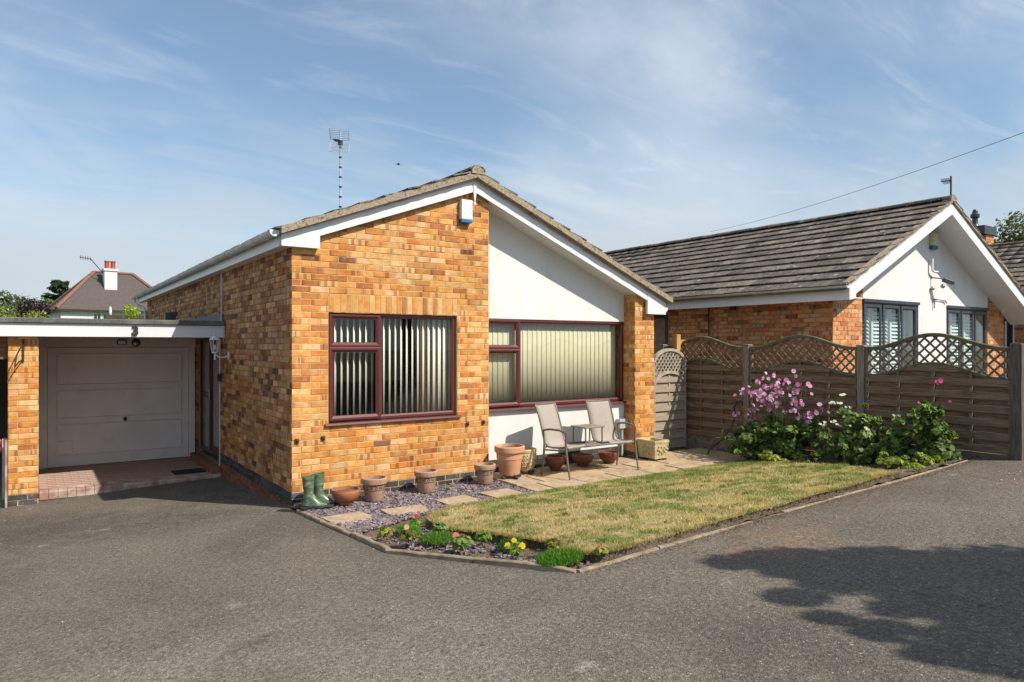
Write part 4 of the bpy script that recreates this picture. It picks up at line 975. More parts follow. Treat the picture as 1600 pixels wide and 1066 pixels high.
# ------------------------------------------------------------ lawn
LAWN = [(.98, -1.66), (1.30, -1.44), (1.7, -1.38), (2.4, -1.34), (2.7, -1.27), (4.4, -1.27), (5.6, -1.27), (6.15, -1.35), (6.30, -1.75), (6.28, -2.3), (6.0, -3.1), (5.7, -3.7), (5.45, -4.14), (4.2, -4.13), (2.98, -4.13), (1.36, -4.15), (1.04, -4.12), (.93, -3.9), (1.03, -3.5), (.90, -2.95), (.74, -2.5), (.73, -2.25), (.80, -1.93)]
def in_poly(x, y, P):
    c = False; j = len(P) - 1
    for i in range(len(P)):
        if (P[i][1] > y) != (P[j][1] > y) and x < (P[j][0] - P[i][0]) * (y - P[i][1]) / (P[j][1] - P[i][1]) + P[i][0]: c = not c
        j = i
    return c
def lawnz(x, y): return max(zgard(x, y), .062) + .022 + .012 * mnoise.noise(Vector((x * 1.7, y * 1.7, 9)))
def wob(x, y): return (x + .022 * mnoise.noise(Vector((x * 9, y * 9, 0))), y + .022 * mnoise.noise(Vector((x * 9, y * 9, 4))))
# top sheet + a ragged soil cliff below the edge
xs = np.arange(.5, 6.45, .05); ys = np.arange(-4.2, -1.2, .05); V = []; F_ = []; idx = {}
def lv(i, j):
    if (i, j) not in idx: idx[(i, j)] = len(V); x, y = xs[i], ys[j]; V.append((x, y, lawnz(x, y)))
    return idx[(i, j)]
for i in range(len(xs) - 1):
    for j in range(len(ys) - 1):
        if in_poly(*wob(xs[i] + .025, ys[j] + .025), LAWN): F_.append((lv(i, j), lv(i + 1, j), lv(i + 1, j + 1), lv(i, j + 1)))
lawn = npmesh('lawn', V, F_, 'lawn_ground', kind='structure')
V = []; F_ = []; n = len(LAWN); k = 0
for i in range(n):
    a, b_ = LAWN[i], LAWN[(i + 1) % n]; L_ = math.hypot(b_[0] - a[0], b_[1] - a[1]); m_ = max(2, int(L_ / .03))
    for q in range(m_):
        t_ = q / m_; x, y = a[0] + (b_[0] - a[0]) * t_, a[1] + (b_[1] - a[1]) * t_; r1 = random.uniform(-.012, .012); r2 = random.uniform(-.012, .02)
        V += [(x + r1, y + r1, lawnz(x, y) + .003), (x + r2, y + r2, lawnz(x, y) - .05), (x - .01, y - .012, lawnz(x, y) - .12)]
n3 = len(V) // 3
for i in range(n3):
    j = (i + 1) % n3
    for q in (0, 1): F_.append((3 * i + q, 3 * i + q + 1, 3 * j + q + 1, 3 * j + q))
npmesh('lawn_edge_soil', V, F_, 'soil', kind='structure')
def blades(name, n, region, zf, hmin, hmax, wd, colf, parent=None, lean=.5):
    P = []
    while len(P) < n:
        x, y = region()
        if x is not None: P.append((x, y, zf(x, y)))
    P = np.array(P); h = rng.uniform(hmin, hmax, n); a = rng.uniform(0, 6.283, n); le = rng.normal(0, lean, n) * h; a2 = rng.uniform(0, 6.283, n)
    w_ = wd * rng.uniform(.6, 1.3, n)
    dx_, dy_ = np.cos(a) * w_ / 2, np.sin(a) * w_ / 2
    A = P.copy(); A[:, 0] -= dx_; A[:, 1] -= dy_; B = P.copy(); B[:, 0] += dx_; B[:, 1] += dy_
    T = P.copy(); T[:, 0] += np.cos(a2) * le; T[:, 1] += np.sin(a2) * le; T[:, 2] += h
    V = np.stack([A, B, T], 1).reshape(-1, 3); F_ = np.arange(3 * n).reshape(-1, 3)
    C = np.array([colf(p[0], p[1]) for p in P]); C = np.repeat(C, 3, axis=0)
    return npmesh(name, V, F_, 'blade', C, parent, kind='stuff')
def lawn_col(x, y):
    g = mnoise.noise(Vector((x * 1.4, y * 1.4, 2))) + .6 * mnoise.noise(Vector((x * 4, y * 4, 7))) + .35 * mnoise.noise(Vector((x * 13, y * 13, 11)))
    g *= 1.5; g += .25 * max(0, (x - .5) / 6) - .06 + (.25 if y > -2.0 and x > 2 else 0) - (.35 if y < -3.3 and x < 3.5 else 0)
    u = random.uniform(.7, 1.25)
    if g + random.gauss(0, .30) > .12: c = (.20, .245, .075) if random.random() < .6 else (.32, .34, .12)
    else: c = (.60, .485, .26) if random.random() < .70 else (.42, .30, .16)
    return (c[0] * u, c[1] * u, c[2] * u)
def reg_lawn():
    x = random.uniform(.5, 6.4); y = random.uniform(-4.2, -1.22)
    if mnoise.noise(Vector((x * 6, y * 6, 21))) + .6 * mnoise.noise(Vector((x * 15, y * 15, 2))) < -.28 and random.random() < .85: return None, None
    return (x, y) if in_poly(*wob(x, y), LAWN) else (None, None)
blades('grass', 150000, reg_lawn, lambda x, y: lawnz(x, y) - .003 - .008 * (mnoise.noise(Vector((x * 4, y * 4, 30))) > .1), .010, .034, .0065, lawn_col, None, .7)
TUFT = []
while len(TUFT) < 240:
    tx_, ty_ = random.uniform(.6, 6.3), random.uniform(-4.15, -1.3)
    if in_poly(tx_, ty_, LAWN): TUFT.append((tx_, ty_, random.uniform(.02, .06)))
def reg_tuft():
    a = random.choice(TUFT); return a[0] + random.gauss(0, a[2]), a[1] + random.gauss(0, a[2] * .8)
blades('weed_tufts', 11000, reg_tuft, lambda x, y: lawnz(x, y) - .003, .02, .042, .008, lambda x, y: tuple(v * random.uniform(.7, 1.2) for v in random.choice([(.13, .18, .05), (.18, .23, .07), (.10, .14, .05)])), None, .8)
def reg_edge():
    i = random.choice([0, 1, 2, 14, 15, 16, 17, 18, 19, 20, 21, 22, 12, 13, 22]); a, b_ = LAWN[i], LAWN[(i + 1) % len(LAWN)]; t_ = random.random()
    return a[0] + (b_[0] - a[0]) * t_ + random.gauss(0, .014), a[1] + (b_[1] - a[1]) * t_ + random.gauss(0, .014)
blades('edge_grass', 9000, reg_edge, lambda x, y: lawnz(x, y) - .01, .02, .055, .006, lambda x, y: random.choice([(.55, .42, .2), (.4, .28, .13), (.25, .28, .08)]), None, .9)
# grit and litter on the drive
def reg_drive():
    x = random.uniform(-5, 8.5); y = random.uniform(-7.5, 3.2)
    if x > 0 and y > -4.22 and not (x < .76 and not inside_garden(x, y) and y < -2.65): return None, None
    return x, y
flakes('drive_grit', 900, reg_drive, lambda x, y: zd(x, y) - .003, .010, [(.5, .47, .42), (.4, .36, .3), (.12, .1, .09), (.3, .2, .12)], kind='stuff')
def reg_litter():
    x = random.gauss(7.4, .8); y = random.gauss(-5.2, .22)
    return (x, y) if y < -4.3 else (None, None)
flakes('leaf_litter', 700, reg_litter, lambda x, y: zd(x, y) - .002, .022, [(.5, .33, .2), (.38, .22, .13), (.55, .42, .3), (.25, .14, .09)], kind='stuff')
def reg_kerbl():
    x = random.uniform(.8, 7.2); return x, -4.235 - abs(random.gauss(0, .06))
flakes('kerb_debris', 3000, reg_kerbl, lambda x, y: zd(x, y) - .003, .011, [(.22, .15, .1), (.12, .08, .05), (.32, .24, .16), (.16, .10, .06)], kind='stuff')
# ------------------------------------------------------------ pots
def pot(label, x, y, z, prof, mat, group=None, inner=None, soil=None, cat='plant pot', name='plant_pot'):
    t = thing(name, label, cat, (x, y, z), group)
    R_ = prof[-1][0]; th = .016; H = prof[-1][1]
    full = prof + [(R_ - th, H), (R_ - th - .006, H * .55), (max(prof[0][0] - th, .02), H * .5)]
    b = MB(); b.lathe(full, (x, y, z), 32, True); b.build('pot_body', mat, t)
    if soil: b = MB(); b.lathe([(R_ - th - .004, H * soil - .02), (R_ - th - .008, H * soil)], (x, y, z), 24); b.build('compost', 'soil', t)
    return t
def brown_pot(label, x, y, z, s=1.0):
    t = pot(label, x, y, z, [(.098 * s, 0), (.104 * s, .01), (.132 * s, .20 * s), (.148 * s, .205 * s), (.152 * s, .225 * s), (.152 * s, .262 * s), (.145 * s, .27 * s)], 'pot_brown', 'brown banded pots along the brick wall', soil=.62)
    b = MB(); zz0 = z + .145 * s
    def rr(h): return (.132 - (.20 - h) * .14) * s + .0015
    for h in (.134, .19): b.tube([(x + rr(h) * math.cos(a * .2244), y + rr(h) * math.sin(a * .2244), z + h * s) for a in range(29)], .0035, 5, False)
    for k in range(14):
        a0 = k * 2 * math.pi / 14
        if k % 2 == 0: pts = [(a0 + .10 * math.cos(q), .162 + .016 * math.sin(q)) for q in np.linspace(0, 6.283, 11)]
        else: pts = [(a0 - .17 + .34 * q / 8, .162 + .016 * math.cos(q * math.pi / 2)) for q in range(9)]
        b.tube([(x + rr(h) * math.cos(a), y + rr(h) * math.sin(a), z + h * s) for a, h in pts], .0030, 4, False)
    b.build('relief_band', 'pot_pattern', t); return t
def bowl(label, x, y, z, r, h, mat, grp=None, soil=.8):
    return pot(label, x, y, z, [(r * .46, 0), (r * .52, .008), (r * .54, .03), (r * .84, h * .40), (r * .99, h * .75), (r, h * .90), (r * .96, h * .93), (r * .98, h)], mat, grp, soil=soil)
ZP = .065
bowl('shallow terracotta bowl between the green boots and a brown pot', .50, -.40, ZP, .165, .175, 'terracotta')
brown_pot('brown banded pot right beside the shallow terracotta bowl', .85, -.40, ZP, 1.0)
brown_pot('brown banded pot standing alone under the right end of the brick-framed window', 1.58, -.31, ZP, .98)
brown_pot('brown banded pot in front of the tall terracotta pot at the brick corner', 2.45, -.30, ZP + .005, .94)
t = pot('tall terracotta pot with thick rim beside the woven cream pot', 2.90, -.22, .135, [(.135, 0), (.14, .01), (.182, .29), (.188, .295), (.204, .305), (.208, .335), (.208, .375), (.198, .385)], 'terracotta_pale', None, soil=.9)
def feet(t, x, y, r, z0=.08, h=.055):
    for k in range(3):
        a = rad(200 + k * 75); b = MB(); cx_, cy_ = x + r * math.cos(a), y + r * math.sin(a)
        b.tube([(cx_, cy_, z0), (cx_ * .85 + x * .15, cy_ * .85 + y * .15, z0 + h)], [.03, .022], 8); b.ball((cx_ + .02 * math.cos(a), cy_ + .02 * math.sin(a), z0 + .022), .026, 8, 5); b.build('pot_foot', 'iron_black', t)
feet(t, 2.90, -.22, .13)
t = pot('cream pot with woven basket pattern between the terracotta pot and the bench', 3.27, -.06, .12, [(.10, 0), (.108, .01), (.145, .09), (.158, .18), (.160, .25), (.156, .258), (.166, .265), (.170, .30), (.160, .31)], 'pot_cream', None, soil=.85)
b = MB()
for r_ in range(9):
    for k in range(26):
        a = (k + .5 * (r_ % 2)) * 2 * math.pi / 26; h = .03 + r_ * .0255; R_ = np.interp(h, [0, .01, .09, .18, .25], [.10, .108, .145, .158, .160]) + .002
        s_ = 1 if r_ % 2 else -1
        p = [(a - .06, h - .008 * s_), (a + .06, h + .008 * s_)]
        b.tube([(3.27 + R_ * math.cos(q), -.06 + R_ * math.sin(q), .12 + hh) for q, hh in p], .006, 4, True)
b.build('woven_relief', 'pot_cream', t); feet(t, 3.27, -.06, .11)
bowl('brown bowl under the left bench seat', 3.80, -.08, .08, .155, .20, 'terracotta_dark', 'bowls under the bench', .7)
bowl('dark brown glazed bowl under the small table of the bench', 4.36, -.04, .08, .165, .165, 'terracotta_dark', 'bowls under the bench')
bowl('reddish brown bowl under the right bench seat', 4.83, -.10, .08, .165, .175, 'terracotta_dark', 'bowls under the bench')
# square stone planter
t = thing('stone_planter', 'square buff stone planter with floral relief between bench and gate', 'planter', (5.72, -.22, .08))
px0, px1, py0, py1, pz0, pz1 = 5.50, 5.82, -.42, -.02, .11, .395
b = MB(); b.v = []; 
def taper(z, d): return [(px0 + d, py0 + d, z), (px1 - d, py0 + d, z), (px1 - d, py1 - d, z), (px0 + d, py1 - d, z)]
rings = [taper(pz0, .03), taper(pz1 - .04, .006), taper(pz1 - .038, 0), taper(pz1, 0), taper(pz1, .03), taper(pz1 - .07, .035)]
vs = [p for r in rings for p in r]; fs = [(3, 2, 1, 0)] + [(k * 4 + j, k * 4 + (j + 1) % 4, k * 4 + 4 + (j + 1) % 4, k * 4 + 4 + j) for k in range(5) for j in range(4)] + [(20, 21, 22, 23)]
b.add(vs, fs); b.build('box_body', 'stone_box', t)
b = MB()
for k in range(46):
    u_, v_ = random.uniform(.08, .30), random.uniform(.05, .20); side_ = random.random() < .5
    if side_: c_ = (px0 + u_, py0 + .022 - v_ * .10, pz0 + v_)
    else: c_ = (px0 + .022 - v_ * .10, py0 + u_, pz0 + v_)
    b.ball(c_, random.uniform(.008, .018), 6, 4)
b.build('relief', 'stone_box', t, kind='stuff')
for (fx, fy) in ((px0 + .06, py0 + .06), (px1 - .06, py0 + .06), (px0 + .06, py1 - .06), (px1 - .06, py1 - .06)):
    b = MB(); b.box(fx - .03, fy - .03, .08, fx + .03, fy + .03, pz0 + .002); b.build('pot_foot', 'iron_black', t)
# wellington boots
def boot(x, y, z, ang, label):
    t = thing('wellington_boot', label, 'boot', (x, y, z), 'green wellington boots'); c_, s_ = math.cos(ang), math.sin(ang)
    secs = [(.345, 0, .070, .062), (.33, 0, .068, .060), (.28, .0, .066, .058), (.21, .0, .060, .052), (.15, .003, .048, .043), (.11, .012, .054, .044), (.085, .028, .074, .045), (.06, .055, .104, .046), (.03, .065, .124, .048), (.015, .067, .128, .05)]
    b = MB(); n = 20; vs = []
    for h, off, ra, rb_ in secs:
        for j in range(n):
            a = 2 * math.pi * j / n; u_ = off + ra * math.cos(a) + (.0 if h > .12 else .012 * math.cos(a) ** 3); v_ = rb_ * math.sin(a) * (1 - .12 * math.cos(a) * (h < .12))
            hh = h - (.034 * max(0, (u_ - .07) / .1) if .03 < h < .12 else 0)
            if h > .32: hh += .012 * math.cos(a + .5)
            vs.append((x + u_ * c_ - v_ * s_, y + u_ * s_ + v_ * c_, z + hh + .012))
    k = len(secs); vs += [(x + .05 * math.cos(2 * math.pi * j / n), y + .045 * math.sin(2 * math.pi * j / n), z + .15) for j in range(n)]
    fs = [(i * n + j, (i + 1) * n + j, (i + 1) * n + (j + 1) % n, i * n + (j + 1) % n) for i in range(k - 1) for j in range(n)]
    fs += [(j, (j + 1) % n, k * n + (j + 1) % n, k * n + j) for j in range(n)] + [tuple(k * n + j for j in range(n))]
    b.add(vs, fs, True); b.build('boot_upper', 'welly', t)
    b = MB(); b.prism([(x + (.065 + .135 * math.cos(a)) * c_ - .054 * math.sin(a) * s_, y + (.065 + .135 * math.cos(a)) * s_ + .054 * math.sin(a) * c_) for a in np.linspace(0, 6.283, 18)[:-1]], 2, z, z + .027); b.build('sole', 'welly_sole', t)
boot(.075, -.37, .075, rad(-30), 'left green wellington boot, nearest the brick corner')
boot(.215, -.29, .075, rad(-26), 'right green wellington boot, beside the shallow terracotta bowl')
b = MB(); b.prism([(.0, -.42), (.30, -.50), (.42, -.30), (.42, -.14), (.04, -.12)], 2, .045, .083); one('boot_tray', b, 'welly_sole', 'dark flat tray under the green wellington boots', 'tray', None, .01)
# ------------------------------------------------------------ bench: two sling seats joined by a small table
t = thing('garden_bench', 'taupe double garden seat with sling backs and a small table between', 'garden seat', (4.1, -.45, .08))
def seat(cx_, cy_, ang, outer):
    c_, s_ = math.cos(ang), math.sin(ang); Z0 = .08
    def W(p): return (cx_ + p[0] * c_ - p[1] * s_, cy_ + p[0] * s_ + p[1] * c_, Z0 + p[2])
    prof = [(-.235, .405), (-.215, .425), (-.10, .405), (.03, .395), (.12, .405), (.165, .45), (.195, .53), (.23, .66), (.275, .80), (.325, .93), (.345, .965)]
    hw = .205
    sl_ = MB(); n = 5; vs = []
    for (py_, pz_) in prof:
        for k in range(n): u_ = (k / (n - 1) - .5) * 2; vs.append(W((u_ * hw, py_, pz_ - .008 * (1 - u_ * u_))))
    sl_.add(vs, [(i * n + k, i * n + k + 1, (i + 1) * n + k + 1, (i + 1) * n + k) for i in range(len(prof) - 1) for k in range(n - 1)], True)
    o = sl_.build('sling', 'sling', t); so_ = o.modifiers.new('thick', 'SOLIDIFY'); so_.thickness = .004
    for sd in (-1, 1):
        b = MB(); b.tube([W((sd * (hw + .01), p[0], p[1])) for p in prof], .0135, 8); b.build('side_rail', 'chair_frame', t)
    b = MB(); b.tube([W((-hw - .01, .35, .97)), W((hw + .01, .35, .97))], .012, 8); b.tube([W((-hw - .01, -.24, .40)), W((hw + .01, -.24, .40))], .012, 8); b.tube([W((-hw - .01, .14, .40)), W((hw + .01, .14, .40))], .012, 8); b.build('cross_bar', 'chair_frame', t)
    sd = outer
    b = MB(); b.tube([W((sd * .255, -.30, 0)), W((sd * .253, -.265, .18)), W((sd * .250, -.235, .36)), W((sd * .25, -.225, .50)), W((sd * .25, -.235, .62))], [.012, .014, .016, .016, .014], 8); b.build('leg', 'chair_frame', t)
    b = MB(); b.tube([W((sd * .255, .20, 0)), W((sd * .253, .16, .25)), W((sd * .25, .15, .45)), W((sd * .25, .17, .63))], [.012, .015, .015, .014], 8); b.build('leg', 'chair_frame', t)
    b = MB(); b.tube([W((sd * .25, .17, .63)), W((sd * .252, .05, .652)), W((sd * .255, -.12, .650)), W((sd * .25, -.235, .615))], [.013, .015, .016, .014], 8); b.build('armrest', 'chair_frame', t)
    b = MB(); b.tube([W((sd * .25, -.235, .38)), W((sd * .25, .155, .36))], .012, 8); b.tube([W((sd * .25, -.22, .40)), W((sd * (hw), -.22, .40))], .012, 6); b.tube([W((sd * .25, .15, .38)), W((sd * (hw), .15, .40))], .012, 6); b.build('side_bar', 'chair_frame', t)
    return W
W1 = seat(3.66, -.46, rad(13), -1); W2 = seat(4.545, -.47, rad(-5), 1)
b = MB(); b.box(3.93, -.60, .713, 4.30, -.27, .733); b.build('table_top', 'table_top', t, .006)
for (q, r_) in ((3.96, -.57), (4.27, -.57), (3.96, -.30), (4.27, -.30)):
    b = MB(); b.tube([(q, r_, .714), (q, r_, .47)], .0105, 8); b.build('table_leg', 'chair_frame', t)
b = MB(); b.box(3.90, -.62, .455, 4.33, -.28, .468); b.build('lower_shelf', 'table_top', t, .004)
b = MB(); b.tube([W1((.2, -.235, .40)), W2((-.2, -.235, .40))], .013, 8); b.tube([W1((.2, .14, .40)), W2((-.2, .14, .40))], .013, 8); b.build('cross_bar', 'chair_frame', t)
# ------------------------------------------------------------ fence
FXX = 7.33; FY = [1.13, -.755, -2.695, -4.61]
def topz(s): return 1.842 + .185 * (.5 - .5 * math.cos(2 * math.pi * s)) ** 1.15
def botz(s): return 1.462 + .185 * (.5 - .5 * math.cos(2 * math.pi * s)) ** 1.15
def fence_panel(y0, y1, zlow, label):
    t = thing('trellis_fence', label, 'fence', (FXX, y0, zlow), 'wavy trellis topped fence panels'); L_ = y1 - y0
    for fn, hh, nm in ((topz, .050, 'top_rail'), (botz, .04, 'mid_rail')):
        b = MB(); n = 36; vs = []
        for i in range(n + 1):
            s = i / n; y = y0 + s * L_; z = fn(s)
            vs += [(FXX - .03, y, z - hh / 2), (FXX + .03, y, z - hh / 2), (FXX + .03, y, z + hh / 2 - .006), (FXX + .018, y, z + hh / 2), (FXX - .018, y, z + hh / 2), (FXX - .03, y, z + hh / 2 - .006)]
        b.add(vs, [(i * 6 + a, i * 6 + (a + 1) % 6, i * 6 + 6 + (a + 1) % 6, i * 6 + 6 + a) for i in range(n) for a in range(6)] + [(5, 4, 3, 2, 1, 0), tuple(n * 6 + a for a in range(6))])
        b.build(nm, 'rail_green', t)
    # lattice bars, clipped to the band
    pitch = .105
    for dirn in (1, -1):
        c_ = -2.4
        while c_ < L_ + 2.4:
            pts = []
            for k in range(160):
                z = 1.44 + k * .004; u_ = c_ + dirn * (z - 1.44) * 1.0
                s = u_ / L_
                if 0.015 < s < .985 and botz(s) + .012 < z < topz(s) - .014: pts.append((u_, z))
            if len(pts) > 6:
                b = MB(); xo = FXX - .006 * dirn
                b.bar((xo, y0 + pts[0][0], pts[0][1]), (xo, y0 + pts[-1][0], pts[-1][1]), .026, .011, up=(1, 0, 0)); b2 = b
                b.build('lattice_bar', 'fence_wood', t)
            c_ += pitch * 1.30
    for yy in (y0 + .02, y1 - .02):
        b = MB(); b.box(FXX - .025, yy - .02, zlow, FXX + .025, yy + .02, 1.83); b.build('side_stile', 'fence_wood', t)
    for s in (.25, .5, .75):
        b = MB(); b.box(FXX - .021, y0 + s * L_ - .018, zlow, FXX - .001, y0 + s * L_ + .018, botz(s) - .02); b.build('batten', 'fence_wood', t)
    z = zlow + .005; k = 0
    while z < 1.64:
        x_ = FXX - .036 if k % 2 == 0 else FXX + .014
        h_ = .092
        zt = z + h_
        # clip the top boards to the wavy rail
        runs = []; cur = None
        for i in range(41):
            s = i / 40; ok = botz(s) > z + .035
            if ok and cur is None: cur = s
            if (not ok or i == 40) and cur is not None: runs.append((cur, s)); cur = None
        for (sa, sb) in runs:
            if sb - sa < .12: continue
            n = 12; vs = []; j1, j2, j3 = random.uniform(-.005, .005), random.uniform(-.005, .005), random.uniform(-.002, .002)
            for i in range(n + 1):
                s = sa + (sb - sa) * i / n; y = y0 + .012 + s * (L_ - .024); zz = z + j1 + (j2 - j1) * s; zu = min(zz + h_, botz(s) - .005); zu = max(zu, zz + .01)
                xo = x_ + j3 + (.012 * (1 if k % 2 == 0 else -1)) * abs(math.sin(math.pi * 4 * s)) * .0
                vs += [(xo, y, zz), (xo + .014, y, zz), (xo + .014, y, zu), (xo, y, zu)]
            b = MB(); b.add(vs, [(i * 4 + a, i * 4 + 4 + a, i * 4 + 4 + (a + 1) % 4, i * 4 + (a + 1) % 4) for i in range(n) for a in range(4)] + [(0, 1, 2, 3), (n * 4 + 3, n * 4 + 2, n * 4 + 1, n * 4)])
            b.build('slat', 'fence_wood', t)
        z += .0825; k += 1
    return t
fence_panel(FY[1] + .055, FY[0], .29, 'wavy fence panel behind the arched gate, farthest along the fence')
fence_panel(FY[2] + .055, FY[1] - .055, .33, 'wavy fence panel behind the tall pink flowers, middle of three')
fence_panel(FY[3] + .055, FY[2] - .055, .55, 'wavy fence panel nearest the drive, at the right edge')
def fence_post(y, z0, label, h=1.885, w_=.10, mt='post_wood'):
    t = thing('fence_post', label, 'post', (FXX, y, z0), 'weathered posts of the trellis fence')
    b = MB(); n = 6; vs = []
    for i in range(n + 1):
        z = z0 + (h - z0) * i / n; j = random.uniform(-.002, .002)
        vs += [(FXX - w_ / 2 + j, y - w_ / 2 - j, z), (FXX + w_ / 2 + j, y - w_ / 2, z), (FXX + w_ / 2, y + w_ / 2 + j, z), (FXX - w_ / 2, y + w_ / 2, z)]
    b.add(vs, [(i * 4 + a, i * 4 + (a + 1) % 4, i * 4 + 4 + (a + 1) % 4, i * 4 + 4 + a) for i in range(n) for a in range(4)] + [(3, 2, 1, 0)]); b.build('post_shaft', mt, t, .004)
    b = MB(); j = random.uniform(-.01, .01)
    b.add([(FXX - .065, y - .065, h), (FXX + .065, y - .065, h), (FXX + .065, y + .065, h), (FXX - .065, y + .065, h), (FXX - .055, y - .055, h + .022), (FXX + .055, y - .055, h + .016), (FXX + .055, y + .055, h + .02), (FXX - .055, y + .055, h + .026)], TF); b.build('post_cap', mt, t, .003)
fence_post(FY[0], .0, 'fence post at the far end of the fence behind the gate arch')
fence_post(FY[1], .0, 'fence post between the gate panel and the pink flowers')
fence_post(FY[2], .2, 'fence post behind the white flowering plant', 1.87)
fence_post(FY[3], .40, 'thick dark fence post at the right edge of the photo', 1.89, .125, 'post_dark')
b = MB(); n = 30
vs = []
for i in range(n + 1):
    y = -2.64 + i / n * 3.75; j = random.uniform(-.008, .008); vs += [(FXX - .035 + j, y, -.2), (FXX - .035 - j, y, .285 + j * .5), (FXX + .03, y, .285), (FXX + .03, y, -.2)]
b.add(vs, [(i * 4 + a, i * 4 + 4 + a, i * 4 + 4 + (a + 1) % 4, i * 4 + (a + 1) % 4) for i in range(n) for a in range(4)] + [(0, 1, 2, 3), (n * 4 + 3, n * 4 + 2, n * 4 + 1, n * 4)])
one('gravel_board', b, 'gravel_board', 'rough pebbled concrete gravel board beneath the far fence panels', 'gravel board')
b = MB(); b.box(FXX - .02, FY[3], .30, FXX + .02, FY[2], .545); one('gravel_board', b, 'fence_wood', 'timber board at the foot of the nearest fence panel', 'gravel board', None, .003)
# ------------------------------------------------------------ arched gate
GYY = .50; gx0_, gx1_ = 6.40, 7.23
gate = thing('garden_gate', 'narrow weathered garden gate with double arch and lattice between bungalow and fence', 'gate', ((gx0_ + gx1_) / 2, GYY, .05))
def arch(zs, zt, x0, x1, w_, hh, nm):
    b = MB(); n = 22; vs = []
    for i in range(n + 1):
        a = math.pi * (1 - i / n) * .86 + math.pi * .07; xm = (x0 + x1) / 2; rx_ = (x1 - x0) / 2 / math.cos(math.pi * .07)
        def pt(k): return (xm + (rx_ + k) * math.cos(a), zs + (zt - zs) * ((math.sin(a) - math.sin(math.pi * .07)) / (1 - math.sin(math.pi * .07))) + k * math.sin(a))
        p, q = pt(-hh), pt(0)
        vs += [(p[0], GYY - w_, p[1]), (q[0], GYY - w_, q[1]), (q[0], GYY + w_, q[1]), (p[0], GYY + w_, p[1])]
    b.add(vs, [(i * 4 + a, i * 4 + (a + 1) % 4, i * 4 + 4 + (a + 1) % 4, i * 4 + 4 + a) for i in range(n) for a in range(4)] + [(3, 2, 1, 0), tuple(n * 4 + a for a in range(4))]); b.build(nm, 'arch_wood', gate)
arch(1.60, 1.835, gx0_ - .005, gx1_ + .005, .032, .05, 'top_arch'); arch(1.20, 1.44, gx0_, gx1_, .030, .05, 'lower_arch')
def archz(x, zs, zt): u_ = (x - (gx0_ + gx1_) / 2) / ((gx1_ - gx0_) / 2); return zs + (zt - zs) * math.sqrt(max(0, 1 - u_ * u_))
for x_ in (gx0_ + .022, gx1_ - .022):
    b = MB(); b.box(x_ - .024, GYY - .025, .06, x_ + .024, GYY + .025, 1.61); b.build('stile', 'gate_wood', gate, .003)
for dirn in (1, -1):
    c_ = -.9
    while c_ < 1.4:
        pts = []
        for k in range(180):
            z = 1.18 + k * .004; x = gx0_ + c_ + dirn * (z - 1.18) * .8
            if gx0_ + .045 < x < gx1_ - .045 and archz(x, 1.20, 1.42) < z < archz(x, 1.60, 1.80): pts.append((x, z))
        if len(pts) > 6: b = MB(); yo = GYY - .008 * dirn; b.bar((pts[0][0], yo, pts[0][1]), (pts[-1][0], yo, pts[-1][1]), .020, .012, up=(0, 1, 0)); b.build('lattice_bar', 'arch_wood', gate)
        c_ += .088
z = .07; k = 0
while z < 1.38:
    y_ = GYY - .018 if k % 2 == 0 else GYY + .010
    hw_ = (gx1_ - gx0_) / 2 - .045
    if z + .09 > 1.20: u_ = math.sqrt(max(0, 1 - ((z + .03 - 1.20) / .235) ** 2)); hw_ = min(hw_, u_ * (gx1_ - gx0_) / 2 - .02)
    if hw_ > .1: b = MB(); xm = (gx0_ + gx1_) / 2; b.box(xm - hw_, y_, z, xm + hw_, y_ + .013, z + .095); b.build('slat', 'gate_wood', gate, .002)
    z += .083; k += 1
b = MB(); b.box((gx0_ + gx1_) / 2 - .018, GYY - .004, .07, (gx0_ + gx1_) / 2 + .018, GYY + .009, 1.38); b.build('batten', 'gate_wood', gate)
b = MB(); b.box(5.925, GYY - .03, .02, 6.37, GYY + .02, 1.55); one('side_infill_board', b, 'gate_wood', 'weathered infill boarding between the bungalow pier and the garden gate', 'board', None, .003)
b = MB(); b.box(6.345, GYY - .04, 0, 6.385, GYY + .04, 1.72); b.box(6.335, GYY - .05, 1.72, 6.395, GYY + .05, 1.735); one('gate_post', b, 'gate_wood', 'slim gate post with a cap at the left of the arched gate', 'post', None, .003)
t = thing('timber_frame', 'new orange timber post with a cross board behind the gate', 'timber frame', (7.17, .65, 0))
b = MB(); b.box(7.12, .60, -.1, 7.225, .70, 2.085); b.build('post', 'wood_new', t, .003); b = MB(); b.box(7.226, .63, 1.905, 7.40, .66, 1.99); b.build('cross_board', 'wood_new', t, .003)
b = MB(); b.tube([(7.24, -.62, .95), (7.10, -.66, .85), (7.22, -.60, .72), (7.16, -.55, .5), (7.05, -.42, .28), (6.85, -.35, .14), (6.7, -.45, .10)], .012, 7); b.tube([(7.10, -.66, .88), (7.22, -.72, .98), (7.27, -.7, .9)], .010, 6); one('garden_hose', b, 'black_plastic', 'black garden hose trailing down the fence to the patio', 'hose')
